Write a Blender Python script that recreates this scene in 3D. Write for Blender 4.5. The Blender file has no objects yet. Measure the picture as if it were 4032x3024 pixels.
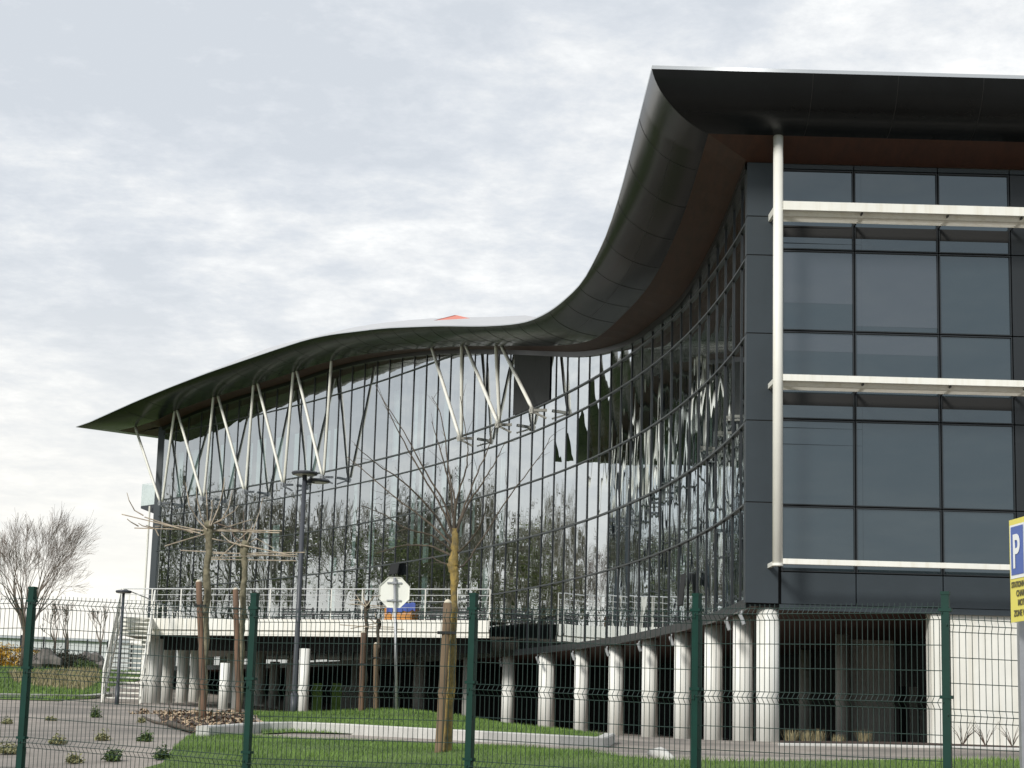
import bpy, math, random
import numpy as np
from mathutils import Vector, Matrix
from mathutils.geometry import delaunay_2d_cdt
random.seed(7); RNG = np.random.default_rng(7)
sc = bpy.context.scene
COL = sc.collection

# ------------------------------------------------------------------ camera
F, PI_, RO = 7600.0, 0.182, 0.027          # focal length in pixels of the photograph, pitch, roll
CZ = 1.6
cp, sp, cr, sr = math.cos(PI_), math.sin(PI_), math.cos(RO), math.sin(RO)
cam_d = bpy.data.cameras.new('camera'); cam = bpy.data.objects.new('camera', cam_d); COL.objects.link(cam)
cam_d.sensor_width = 36; cam_d.lens = F / 4032 * 36; cam_d.clip_start = .1; cam_d.clip_end = 5000
rx = Vector((cr, -sr * sp, sr * cp)); up = Vector((-sr, -cr * sp, cr * cp)); fw = Vector((0, cp, sp))
m = Matrix.Identity(4)
for i in range(3):
    m[i][0] = rx[i]; m[i][1] = up[i]; m[i][2] = -fw[i]
m[0][3], m[1][3], m[2][3] = 0, 0, CZ
cam.matrix_world = m
sc.camera = cam

# ------------------------------------------------------------------ sky and sun
SUN_EL, SUN_AZ = math.radians(32), math.radians(-146)     # azimuth from +Y towards +X
sv = Vector((math.sin(SUN_AZ) * math.cos(SUN_EL), math.cos(SUN_AZ) * math.cos(SUN_EL), math.sin(SUN_EL)))
w = bpy.data.worlds.new('World'); sc.world = w; w.use_nodes = True
nt = w.node_tree; nt.nodes.clear(); N = nt.nodes.new; LK = nt.links.new
out = N('ShaderNodeOutputWorld')
def math_(op, a, b=None, c=None, clamp=False):
    n = N('ShaderNodeMath'); n.operation = op; n.use_clamp = clamp
    for i, v in enumerate((a, b, c)):
        if v is None: continue
        if isinstance(v, (int, float)): n.inputs[i].default_value = v
        else: LK(v, n.inputs[i])
    return n.outputs[0]
def mixc(fac, a, b):
    n = N('ShaderNodeMix'); n.data_type = 'RGBA'
    for i, v in ((0, fac), (6, a), (7, b)):
        if isinstance(v, (int, float)): n.inputs[i].default_value = v
        elif isinstance(v, tuple): n.inputs[i].default_value = (*v, 1)
        else: LK(v, n.inputs[i])
    return n.outputs[2]
def ramp(fac, stops, interp='EASE'):
    n = N('ShaderNodeValToRGB'); n.color_ramp.interpolation = interp
    e = n.color_ramp.elements
    while len(e) > 1: e.remove(e[0])
    e[0].position = stops[0][0]; e[0].color = (*stops[0][1], 1)
    for p, c in stops[1:]:
        x = e.new(p); x.color = (*c, 1)
    LK(fac, n.inputs[0]); return n.outputs[0]
tc = N('ShaderNodeTexCoord'); sep = N('ShaderNodeSeparateXYZ'); LK(tc.outputs['Generated'], sep.inputs[0])
dx, dy, dz = sep.outputs
zz = math_('ADD', math_('MAXIMUM', dz, 0.0), 0.16)
cmb = N('ShaderNodeCombineXYZ'); LK(math_('DIVIDE', dx, zz), cmb.inputs[0]); LK(math_('DIVIDE', dy, zz), cmb.inputs[1])
def noise(vec, scale, detail=6, rough=.55, dist=0.0, off=(0, 0, 0)):
    mp = N('ShaderNodeMapping'); LK(vec, mp.inputs[0]); mp.inputs['Location'].default_value = off
    n = N('ShaderNodeTexNoise'); n.inputs['Scale'].default_value = scale; n.inputs['Detail'].default_value = detail
    n.inputs['Roughness'].default_value = rough; n.inputs['Distortion'].default_value = dist
    LK(mp.outputs[0], n.inputs['Vector']); return n.outputs[0]
n1 = noise(cmb.outputs[0], .85, 5, .5, .35, (3.1, 7.7, 1.0))
n2 = noise(cmb.outputs[0], 3.1, 8, .62, .25, (1.7, 2.2, 4.0))
n3 = noise(cmb.outputs[0], 9.0, 6, .65, .1, (5.2, 0.3, 2.0))
clo = math_('ADD', math_('MULTIPLY', n1, .30), math_('ADD', math_('MULTIPLY', n2, .44), math_('MULTIPLY', n3, .26)))
def gauss(c, k, wd_):
    q = math_('DIVIDE', math_('ADD', math_('SUBTRACT', dz, c), math_('MULTIPLY', dx, k)), wd_)
    return math_('POWER', 2.71828, math_('MULTIPLY', math_('MULTIPLY', q, q), -1.0))
clo = math_('ADD', clo, math_('MULTIPLY', gauss(.236, .19, .032), .045))
clo = math_('SUBTRACT', clo, math_('MULTIPLY', gauss(.168, .14, .035), .03))
clo = math_('ADD', clo, math_('MULTIPLY', math_('SUBTRACT', n3, .5), .10))
ccol = ramp(clo, [(.42, (.60, .64, .69)), (.47, (.655, .69, .735)), (.50, (.70, .73, .765)), (.535, (.765, .785, .805)), (.575, (.845, .86, .868)), (.62, (.96, .96, .945))], 'LINEAR')
hor = math_('POWER', math_('SUBTRACT', 1.0, math_('MULTIPLY', math_('MAXIMUM', dz, 0.0), 3.6), clamp=True), 2.0)
lef = math_('ADD', math_('MULTIPLY', dx, -1.8), .68, clamp=True)
hl = math_('MULTIPLY', hor, lef, clamp=True)
c1 = mixc(math_('MULTIPLY', hl, 1.25, clamp=True), ccol, (1.05, 1.0, .89))
c1 = mixc(math_('MULTIPLY', hor, .25), c1, (.86, .87, .86))
back = math_('MULTIPLY', math_('SUBTRACT', .15, dy), 1.2, clamp=True)
c1 = mixc(math_('MULTIPLY', back, .62), c1, (.36, .44, .50))
sky = N('ShaderNodeTexSky'); sky.sky_type = 'NISHITA'; sky.sun_disc = False
sky.sun_elevation = SUN_EL; sky.sun_rotation = SUN_AZ
b0 = N('ShaderNodeBackground'); LK(sky.outputs[0], b0.inputs[0]); b0.inputs[1].default_value = .06
b1 = N('ShaderNodeBackground'); LK(c1, b1.inputs[0]); b1.inputs[1].default_value = 1.12
mx = N('ShaderNodeMixShader'); mx.inputs[0].default_value = .93; LK(b0.outputs[0], mx.inputs[1]); LK(b1.outputs[0], mx.inputs[2])
LK(mx.outputs[0], out.inputs[0])
sl = bpy.data.lights.new('sun', 'SUN'); sl.energy = 3.0; sl.angle = math.radians(12); sl.color = (1.0, .965, .90)
so = bpy.data.objects.new('sun', sl); COL.objects.link(so); so.rotation_euler = sv.to_track_quat('Z', 'Y').to_euler()
vs = sc.view_settings; vs.view_transform = 'Standard'; vs.look = 'None'; vs.exposure = 0.08; vs.gamma = 1; vs.use_curve_mapping = False
sc.cycles.max_bounces = 8; sc.cycles.transparent_max_bounces = 12; sc.cycles.caustics_reflective = False

# ------------------------------------------------------------------ materials
MATS = {}
def mat(name, col=(.5, .5, .5), rough=.6, metal=0.0, spec=.5, noise_amt=0.0, noise_scale=4.0, col2=None, bump=0.0, bump_scale=30.0, stretch=(1, 1, 1), coat=0.0):
    mt = bpy.data.materials.new(name); mt.use_nodes = True; t = mt.node_tree; b = t.nodes['Principled BSDF']
    b.inputs['Base Color'].default_value = (*col, 1); b.inputs['Roughness'].default_value = rough
    b.inputs['Metallic'].default_value = metal; b.inputs['Specular IOR Level'].default_value = spec
    b.inputs['Coat Weight'].default_value = coat; b.inputs['Coat Roughness'].default_value = .08
    co = t.nodes.new('ShaderNodeTexCoord'); mp = t.nodes.new('ShaderNodeMapping'); mp.inputs['Scale'].default_value = stretch
    t.links.new(co.outputs['Object'], mp.inputs[0])
    if noise_amt > 0 or col2:
        n = t.nodes.new('ShaderNodeTexNoise'); n.inputs['Scale'].default_value = noise_scale; n.inputs['Detail'].default_value = 8; n.inputs['Roughness'].default_value = .65
        t.links.new(mp.outputs[0], n.inputs['Vector'])
        r = t.nodes.new('ShaderNodeValToRGB'); e = r.color_ramp.elements
        c2 = col2 if col2 else tuple(c * (1 - noise_amt) for c in col)
        e[0].position = .35; e[0].color = (*c2, 1); e[1].position = .65; e[1].color = (*col, 1)
        t.links.new(n.outputs[0], r.inputs[0]); t.links.new(r.outputs[0], b.inputs['Base Color'])
    if bump > 0:
        n = t.nodes.new('ShaderNodeTexNoise'); n.inputs['Scale'].default_value = bump_scale; n.inputs['Detail'].default_value = 5
        t.links.new(mp.outputs[0], n.inputs['Vector'])
        bp = t.nodes.new('ShaderNodeBump'); bp.inputs['Strength'].default_value = 1; bp.inputs['Distance'].default_value = bump
        t.links.new(n.outputs[0], bp.inputs['Height']); t.links.new(bp.outputs[0], b.inputs['Normal'])
    MATS[name] = mt; return mt
white = mat('white_paint', (.86, .85, .79), .45, noise_amt=.07, noise_scale=1.5)
column_paint = mat('column_paint', (.83, .83, .79), .55, noise_amt=.07, noise_scale=1.2)
roofmetal = mat('roof_metal', (.008, .0095, .0105), .24, spec=.24, noise_amt=.3, noise_scale=1.2)
seam_m = mat('seam_and_reflection', (.008, .008, .008), .6)
flash_m = mat('flashing', (.50, .52, .55), .35, metal=.3)
rooftop_m = mat('roof_top', (.50, .50, .51), .5, noise_amt=.06, noise_scale=.6)
wood_m = mat('wood_soffit', (.066, .025, .014), .65, col2=(.044, .018, .011), noise_scale=6, stretch=(1, .15, 1))
clad = mat('cladding', (.032, .043, .052), .42, noise_amt=.15, noise_scale=1.0)
frame_m = mat('frame', (.018, .021, .024), .35)
transom_m = mat('transom', (.075, .085, .09), .4, metal=.4)
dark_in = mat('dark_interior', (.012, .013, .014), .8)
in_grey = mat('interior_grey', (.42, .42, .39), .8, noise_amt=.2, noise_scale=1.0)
red_m = mat('red_panel', (.50, .13, .09), .5)
teal_m = mat('sky_strip', (.62, .74, .72), .8)
blind_m = mat('blind', (.26, .26, .29), .8)
green_paint = mat('green_paint', (.002, .036, .026), .5, spec=.25, noise_amt=.2, noise_scale=8)
green_wire = mat('green_wire', (.020, .042, .036), .45)
lamp_m = mat('lamp_metal', (.055, .06, .072), .45, noise_amt=.1, noise_scale=5)
lens_m = mat('lamp_lens', (.45, .44, .40), .3)
galv = mat('galvanised', (.42, .43, .45), .42, metal=.6, noise_amt=.15, noise_scale=12)
signback = mat('sign_back', (.86, .86, .80), .4)
asphalt = mat('asphalt', (.345, .315, .285), .9, col2=(.26, .235, .213), noise_scale=2.2, bump=.01, bump_scale=35)
kerb_m = mat('kerb_concrete', (.56, .55, .52), .85, noise_amt=.18, noise_scale=3, bump=.004, bump_scale=30)
soil = mat('soil', (.075, .045, .032), .95, col2=(.035, .022, .018), noise_scale=6, bump=.02, bump_scale=18)
lawn_m = mat('lawn', (.11, .17, .036), .9, col2=(.065, .105, .024), noise_scale=.8, bump=.02, bump_scale=50)
blade_m = mat('grass_blade', (.155, .255, .048), .7, col2=(.085, .15, .028), noise_scale=.7)
dry_m = mat('dry_grass', (.36, .31, .19), .8, col2=(.20, .17, .08), noise_scale=2)
bark = mat('bark', (.115, .090, .065), .9, col2=(.055, .045, .036), noise_scale=14, stretch=(1, 1, .3), bump=.004, bump_scale=60)
lichen = mat('lichen_bark', (.36, .25, .07), .9, col2=(.10, .085, .05), noise_scale=13, stretch=(1, 1, .6), bump=.012, bump_scale=50)
mossbark = mat('mossy_bark', (.25, .225, .15), .9, col2=(.11, .10, .065), noise_scale=11, bump=.005, bump_scale=50)
stake_m = mat('stake_wood', (.25, .17, .10), .85, col2=(.12, .085, .055), noise_scale=7, stretch=(1, 1, .12), bump=.004, bump_scale=50)
stake_red = mat('stake_wood_reddish', (.20, .118, .075), .85, col2=(.10, .065, .045), noise_scale=7, stretch=(1, 1, .12), bump=.004, bump_scale=50)
cutwood = mat('cut_wood', (.62, .56, .45), .8)
rubber = mat('rubber_tie', (.012, .012, .012), .7)
bamboo = mat('bamboo', (.48, .40, .30), .6, col2=(.24, .20, .15), noise_scale=5)
mirror_twig = mat('olive_twig', (.25, .225, .16), .85, noise_amt=.4, noise_scale=1)
twig_m = mat('twig', (.16, .115, .085), .85, noise_amt=.3, noise_scale=3)
twig_warm = mat('warm_twig', (.27, .22, .19), .85, noise_amt=.3, noise_scale=3)
leaf_y = mat('yellow_blossom', (.62, .36, .03), .7, col2=(.38, .24, .03), noise_scale=4)
leaf_dk = mat('dark_foliage', (.055, .055, .035), .8, col2=(.028, .03, .018), noise_scale=5)
leaf_gr = mat('green_foliage', (.12, .18, .05), .7, col2=(.06, .10, .03), noise_scale=3)
leaf_pale = mat('pale_weed', (.38, .36, .20), .8, col2=(.16, .17, .06), noise_scale=9)
leaf_new = mat('spring_foliage', (.20, .23, .055), .7, col2=(.09, .12, .03), noise_scale=2)
rock_m = mat('rock', (.20, .185, .17), .9, col2=(.10, .09, .085), noise_scale=2, bump=.03, bump_scale=6)
pale_wall = mat('pale_sheeting', (.66, .68, .69), .6, noise_amt=.06, noise_scale=.1)
orange = mat('orange_plastic', (.62, .27, .05), .5)
blue = mat('blue_tarp', (.03, .075, .36), .5)
slat_m = mat('dark_slats', (.035, .035, .038), .5)
y_sign = mat('sign_yellow', (.74, .66, .13), .45)
b_sign = mat('sign_blue', (.075, .13, .40), .45)
w_sign = mat('sign_white', (.80, .82, .82), .45)
k_sign = mat('sign_text', (.10, .09, .04), .5)
chip_m = mat('wood_chip', (.50, .38, .25), .9, col2=(.27, .19, .12), noise_scale=5)
lit_grass_panel_m = mat('lit_grass_panel', (.30, .50, .12), .8, col2=(.20, .36, .08), noise_scale=4)
rail_m = mat('rail_grey', (.55, .56, .56), .45)
screen_m = mat('dark_screen', (.030, .032, .033), .7, noise_amt=.6, noise_scale=30, stretch=(1, 1, .08))
cam_m = mat('spotlight_grey', (.30, .31, .32), .5)

def weather(m_, lo=.80, z0=1.5):
    t = m_.node_tree; b = t.nodes['Principled BSDF']; src = b.inputs['Base Color'].links[0].from_socket; n_ = t.nodes.new
    g_ = n_('ShaderNodeNewGeometry'); mp = n_('ShaderNodeMapping'); mp.inputs['Scale'].default_value = (7, 7, .35); t.links.new(g_.outputs['Position'], mp.inputs[0])
    no = n_('ShaderNodeTexNoise'); no.inputs['Scale'].default_value = 1; no.inputs['Detail'].default_value = 5; t.links.new(mp.outputs[0], no.inputs['Vector'])
    r = n_('ShaderNodeValToRGB'); r.color_ramp.elements[0].position = .32; r.color_ramp.elements[0].color = (lo, lo * .98, lo * .94, 1); r.color_ramp.elements[1].position = .52; r.color_ramp.elements[1].color = (1, 1, 1, 1); t.links.new(no.outputs[0], r.inputs[0])
    x = n_('ShaderNodeMix'); x.data_type = 'RGBA'; x.blend_type = 'MULTIPLY'; x.inputs[0].default_value = 1; t.links.new(src, x.inputs[6]); t.links.new(r.outputs[0], x.inputs[7]); t.links.new(x.outputs[2], b.inputs['Base Color'])
weather(column_paint); weather(white, .92)
def mirror_glass(name, base, f0, span, expo, trans=0.0, wav=0.0, wscale=(1, 1, 1), tint=(.92, .97, 1.0), tcol=(.72, .82, .82)):
    mt = bpy.data.materials.new(name); mt.use_nodes = True; t = mt.node_tree; t.nodes.clear()
    nn = t.nodes.new; l = t.links.new
    o = nn('ShaderNodeOutputMaterial'); g = nn('ShaderNodeBsdfGlossy'); g.inputs['Roughness'].default_value = .004; g.inputs['Color'].default_value = (*tint, 1)
    d = nn('ShaderNodeBsdfDiffuse'); d.inputs['Color'].default_value = (*base, 1)
    tr = nn('ShaderNodeBsdfTransparent'); tr.inputs['Color'].default_value = (*tcol, 1)
    m1 = nn('ShaderNodeMixShader'); m1.inputs[0].default_value = trans; l(d.outputs[0], m1.inputs[1]); l(tr.outputs[0], m1.inputs[2])
    lw = nn('ShaderNodeLayerWeight'); lw.inputs['Blend'].default_value = .5
    p = nn('ShaderNodeMath'); p.operation = 'POWER'; l(lw.outputs['Facing'], p.inputs[0]); p.inputs[1].default_value = expo
    a = nn('ShaderNodeMath'); a.operation = 'MULTIPLY_ADD'; l(p.outputs[0], a.inputs[0]); a.inputs[1].default_value = span; a.inputs[2].default_value = f0; a.use_clamp = True
    m2 = nn('ShaderNodeMixShader'); l(a.outputs[0], m2.inputs[0]); l(m1.outputs[0], m2.inputs[1]); l(g.outputs[0], m2.inputs[2]); l(m2.outputs[0], o.inputs[0])
    if wav > 0:
        co = nn('ShaderNodeTexCoord'); mp = nn('ShaderNodeMapping'); mp.inputs['Scale'].default_value = wscale; l(co.outputs['Object'], mp.inputs[0])
        n = nn('ShaderNodeTexNoise'); n.inputs['Scale'].default_value = 1.0; n.inputs['Detail'].default_value = 2; l(mp.outputs[0], n.inputs['Vector'])
        bp = nn('ShaderNodeBump'); bp.inputs['Strength'].default_value = 1; bp.inputs['Distance'].default_value = wav; l(n.outputs[0], bp.inputs['Height']); l(bp.outputs[0], g.inputs['Normal'])
    MATS[name] = mt; return mt
glass_c = mirror_glass('curtain_glass', (.02, .026, .028), .16, .80, 1.15, trans=.75, wav=.006, wscale=(.7, .7, .25))
glass_f = mirror_glass('front_glass', (.017, .026, .031), .145, .70, 2.2, trans=.0, wav=.0008, wscale=(.5, .5, .5), tint=(.88, .96, 1.0))
glass_b = mirror_glass('front_glass_blind', (.046, .052, .062), .145, .70, 2.2, trans=.0, wav=.0008, wscale=(.5, .5, .5), tint=(.88, .96, 1.0))
glass_t = mirror_glass('balustrade_glass', (.5, .62, .60), .05, .4, 3, trans=.93, tcol=(.90, .95, .94))

# ------------------------------------------------------------------ mesh helpers
class MB:
    def __init__(s): s.v = []; s.f = []; s.mi = []
    def quad(s, a, b, c, d, mi=0):
        n = len(s.v); s.v += [tuple(a), tuple(b), tuple(c), tuple(d)]; s.f.append((n, n + 1, n + 2, n + 3)); s.mi.append(mi)
    def poly(s, pts, mi=0):
        n = len(s.v); s.v += [tuple(p) for p in pts]; s.f.append(tuple(range(n, n + len(pts)))); s.mi.append(mi)
    def strip(s, A, B, mi=0):
        n = len(s.v); k = len(A); s.v += [tuple(p) for p in A] + [tuple(p) for p in B]
        for i in range(k - 1): s.f.append((n + i, n + i + 1, n + k + i + 1, n + k + i)); s.mi.append(mi)
    def hexa(s, p, mi=0):   # 8 points: bottom ring then top ring
        n = len(s.v); s.v += [tuple(q) for q in p]
        for q in ((3, 2, 1, 0), (4, 5, 6, 7), (0, 1, 5, 4), (1, 2, 6, 5), (2, 3, 7, 6), (3, 0, 4, 7)):
            s.f.append(tuple(n + i for i in q)); s.mi.append(mi)
    def box(s, x0, x1, y0, y1, z0, z1, mi=0):
        s.hexa([(x0, y0, z0), (x1, y0, z0), (x1, y1, z0), (x0, y1, z0), (x0, y0, z1), (x1, y0, z1), (x1, y1, z1), (x0, y1, z1)], mi)
    def bar(s, a, b, wd, ht, mi=0, upv=(0, 0, 1)):   # rectangular bar from a to b
        a = Vector(a); b = Vector(b); t = (b - a).normalized(); u = Vector(upv)
        if abs(t.dot(u)) > .98: u = Vector((0, 1, 0))
        sd = t.cross(u).normalized() * wd / 2; u2 = sd.cross(t).normalized() * ht / 2
        P = []
        for c in (a, b): P += [c - sd - u2, c + sd - u2, c + sd + u2, c - sd + u2]
        s.hexa(P, mi)
    def tube(s, pts, rad, n=8, mi=0, cap=True):
        pts = [Vector(p) for p in pts]; k = len(pts)
        if not hasattr(rad, '__len__'): rad = [rad] * k
        base = len(s.v); ref = None
        for i, p in enumerate(pts):
            t = (pts[min(i + 1, k - 1)] - pts[max(i - 1, 0)])
            t = t.normalized() if t.length > 1e-9 else Vector((0, 0, 1))
            if ref is None:
                ref = Vector((1, 0, 0)) if abs(t.x) < .8 else Vector((0, 1, 0))
            a = (ref - t * ref.dot(t)).normalized(); ref = a; b = t.cross(a)
            for j in range(n):
                an = 2 * math.pi * j / n; s.v.append(tuple(p + (a * math.cos(an) + b * math.sin(an)) * rad[i]))
        for i in range(k - 1):
            for j in range(n):
                j2 = (j + 1) % n; s.f.append((base + i * n + j, base + i * n + j2, base + (i + 1) * n + j2, base + (i + 1) * n + j)); s.mi.append(mi)
        if cap:
            s.f.append(tuple(base + j for j in reversed(range(n)))); s.mi.append(mi)
            s.f.append(tuple(base + (k - 1) * n + j for j in range(n))); s.mi.append(mi)
    def build(s, name, mats, parent=None, smooth=False, origin=None):
        me = bpy.data.meshes.new(name)
        o3 = origin if origin is not None else (wloc(parent) if parent else Vector((0, 0, 0)))
        v = np.array(s.v, dtype=float).reshape(-1, 3) - np.array(o3)
        me.from_pydata(v.tolist(), [], s.f)
        ml = mats if isinstance(mats, (list, tuple)) else [mats]
        for x in ml: me.materials.append(x)
        if len(ml) > 1: me.polygons.foreach_set('material_index', s.mi)
        if smooth: me.polygons.foreach_set('use_smooth', [True] * len(me.polygons))
        me.update()
        o = bpy.data.objects.new(name, me); COL.objects.link(o)
        if parent: o.parent = parent
        elif origin is not None: o.location = origin
        return o
def wloc(o):
    l = Vector((0, 0, 0))
    while o: l += Vector(o.location); o = o.parent
    return l
def thing(name, label, cat, loc, group=None):
    o = bpy.data.objects.new(name, None); COL.objects.link(o); o.location = loc; o.empty_display_size = .3
    o['label'] = label; o['category'] = cat
    if group: o['group'] = group
    return o
def tag(o, label, cat, group=None, kind=None):
    if label: o['label'] = label
    if cat: o['category'] = cat
    if group: o['group'] = group
    if kind: o['kind'] = kind
    return o
def one(name, mb, mats, label, cat, loc, group=None, smooth=False):
    return tag(mb.build(name, mats, origin=Vector(loc), smooth=smooth), label, cat, group)

# ------------------------------------------------------------------ survey: pixel of the photograph -> ray
def ray(u, v):
    x = u - 2016; y = 1512 - v
    X = x * cr - y * sr; Y = x * sr + y * cr
    return (X, F * cp - Y * sp, F * sp + Y * cp)
def P(u, v, Y):                                   # world point of pixel (u,v) at distance Y in front of the camera
    d = ray(u, v); k = Y / d[1]; return Vector((d[0] * k, Y, CZ + d[2] * k))
def proj(x, y, z):
    z = z - CZ; D = y * cp + z * sp; b = (-y * sp + z * cp) * F / D; a = x * F / D
    return 2016 + a * cr + b * sr, 1512 - (-a * sr + b * cr)
def zfit(x, y, poly):
    u = [p[0] for p in poly]; v = [p[1] for p in poly]; z = 14.
    for _ in range(60):
        uu, vv = proj(x, y, z); z += .5 * (vv - np.interp(uu, u, v)) / F * y
    return z

# ------------------------------------------------------------------ terrain (levels surveyed at spots, smooth in between)
cpz = [(-7, 21, .95), (-2.5, 19, .95), (3.4, 15.3, .85), (10, 14, .8), (0, 0, 0), (-20, 0, 0), (20, 0, 0), (0, 10, .2), (-20, 10, .3), (20, 8, .2),
       (-60, 0, 0), (60, 0, 0), (-60, 60, 2.6), (-60, 110, 5.2), (-60, 180, 6.5), (0, 180, 6), (60, 180, 5), (60, 60, 2), (30, 60, 1.8), (20, 100, 2.4), (0, 110, 3), (-20, 180, 6.4), (14, 40, 1.72), (25, 30, 1.5), (-30, 25, 1.3), (-30, 60, 2.5)]
for u, v, Y in [(200, 3020, 22), (800, 3010, 22), (1500, 3020, 21), (2400, 3020, 20), (3200, 3020, 19.5), (3900, 3020, 19), (1400, 2898, 31), (1148, 2886, 32), (2382, 2941, 33),
                (700, 2905, 28), (450, 2765, 62), (100, 2765, 60), (1567, 2795, 46), (1200, 2822, 46), (2100, 2878, 46), (3027, 2921, 39.5), (2556, 2906, 54), (1996, 2864, 67), (1187, 2818, 67),
                (584, 2768, 70), (3500, 2926, 39.5), (4000, 2943, 39.5), (3400, 2999, 24), (100, 2630, 112), (450, 2645, 112), (850, 2895, 31.5), (800, 2812, 42), (2000, 2915, 33)]:
    p = P(u, v, Y); cpz.append((p.x, p.y, p.z))
cpz = np.array(cpz); XY = cpz[:, :2] / 50.
def tps(r): return np.where(r > 1e-9, r * r * np.log(r + 1e-12), 0)
n_ = len(cpz); Kt = tps(np.linalg.norm(XY[:, None] - XY[None], axis=2)) + 1e-4 * np.eye(n_)
Pm = np.c_[np.ones(n_), XY]; A_ = np.block([[Kt, Pm], [Pm.T, np.zeros((3, 3))]])
WT = np.linalg.solve(A_, np.r_[cpz[:, 2], 0, 0, 0])
def hgt(x, y):
    x = np.clip(np.atleast_1d(np.asarray(x, float)), -60, 60); y = np.clip(np.atleast_1d(np.asarray(y, float)), 0, 180)
    q = np.c_[x, y] / 50.; res = []
    for c in np.array_split(q, max(1, len(q) // 4000)):
        res.append(tps(np.linalg.norm(c[:, None] - XY[None], axis=2)) @ WT[:n_] + WT[n_] + c @ WT[n_ + 1:])
    return np.concatenate(res)
def h1(x, y): return float(hgt(x, y)[0])
def G(u, v, y0=17, y1=120):                       # first ground point along the ray
    d = ray(u, v); Y = np.arange(y0, y1, .25); k = Y / d[1]; zr = CZ + d[2] * k; zg = hgt(d[0] * k, Y)
    s = zr - zg; i = np.where(s < 0)[0]
    if len(i) == 0 or i[0] == 0: j = 0 if len(i) else len(Y) - 1; return Vector((d[0] * k[j], Y[j], zg[j]))
    i = i[0]; t = s[i - 1] / (s[i - 1] - s[i]); yy = Y[i - 1] + .25 * t; kk = yy / d[1]
    return Vector((d[0] * kk, yy, h1(d[0] * kk, yy)))
def GX(u, Y):                                     # ground point at image column u (taken near the horizon line) and distance Y
    p = P(u, 2910 + (u - 2016) * RO, Y); return Vector((p.x, Y, h1(p.x, Y)))
xs_ = np.unique(np.r_[np.linspace(-2500, -60, 14), np.arange(-60, -24, 2), np.arange(-24, 20, .5), np.arange(20, 61, 2), np.linspace(60, 2500, 14)])
ys_ = np.unique(np.r_[np.linspace(-2500, -10, 12), np.arange(-10, 12, 2), np.arange(12, 80, .5), np.arange(80, 181, 2), np.linspace(180, 4000, 14)])
GXX, GYY = np.meshgrid(xs_, ys_); hz = hgt(GXX.ravel(), GYY.ravel())
gm = MB(); gm.v = np.c_[GXX.ravel(), GYY.ravel(), hz].tolist(); nx_ = len(xs_)
for j in range(len(ys_) - 1):
    for i in range(nx_ - 1):
        a = j * nx_ + i; gm.f.append((a, a + 1, a + nx_ + 1, a + nx_)); gm.mi.append(0 if (-40 < xs_[i] < 60 and ys_[j] < 120) else 1)
g = gm.build('ground', [asphalt, lawn_m], smooth=True); g['kind'] = 'structure'
# cracks and damp patches give the tarmac a second scale of pattern
t = asphalt.node_tree; b = t.nodes['Principled BSDF']; src_link = b.inputs['Base Color'].links[0].from_socket
co = t.nodes.new('ShaderNodeTexCoord'); wn = t.nodes.new('ShaderNodeTexNoise'); wn.inputs['Scale'].default_value = .5; t.links.new(co.outputs['Object'], wn.inputs['Vector'])
vo = t.nodes.new('ShaderNodeTexVoronoi'); vo.feature = 'DISTANCE_TO_EDGE'; vo.inputs['Scale'].default_value = .22
mv = t.nodes.new('ShaderNodeMix'); mv.data_type = 'VECTOR'; mv.inputs[0].default_value = .35; t.links.new(co.outputs['Object'], mv.inputs[4]); t.links.new(wn.outputs['Color'], mv.inputs[5]); t.links.new(mv.outputs[1], vo.inputs['Vector'])
cr_ = t.nodes.new('ShaderNodeValToRGB'); cr_.color_ramp.elements[0].position = 0; cr_.color_ramp.elements[0].color = (.4, .4, .4, 1); cr_.color_ramp.elements[1].position = .006; cr_.color_ramp.elements[1].color = (1, 1, 1, 1)
t.links.new(vo.outputs[0], cr_.inputs[0]); mm = t.nodes.new('ShaderNodeMix'); mm.data_type = 'RGBA'; mm.blend_type = 'MULTIPLY'; mm.inputs[0].default_value = 1
big = t.nodes.new('ShaderNodeTexNoise'); big.inputs['Scale'].default_value = .33; big.inputs['Detail'].default_value = 6; t.links.new(co.outputs['Object'], big.inputs['Vector'])
br = t.nodes.new('ShaderNodeValToRGB'); br.color_ramp.elements[0].position = .4; br.color_ramp.elements[0].color = (.66, .65, .64, 1); br.color_ramp.elements[1].position = .6; br.color_ramp.elements[1].color = (1.1, 1.06, 1.02, 1)
t.links.new(big.outputs[0], br.inputs[0]); m3 = t.nodes.new('ShaderNodeMix'); m3.data_type = 'RGBA'; m3.blend_type = 'MULTIPLY'; m3.inputs[0].default_value = 1
t.links.new(src_link, mm.inputs[6]); t.links.new(cr_.outputs[0], mm.inputs[7]); t.links.new(mm.outputs[2], m3.inputs[6]); t.links.new(br.outputs[0], m3.inputs[7]); t.links.new(m3.outputs[2], b.inputs['Base Color'])

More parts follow.
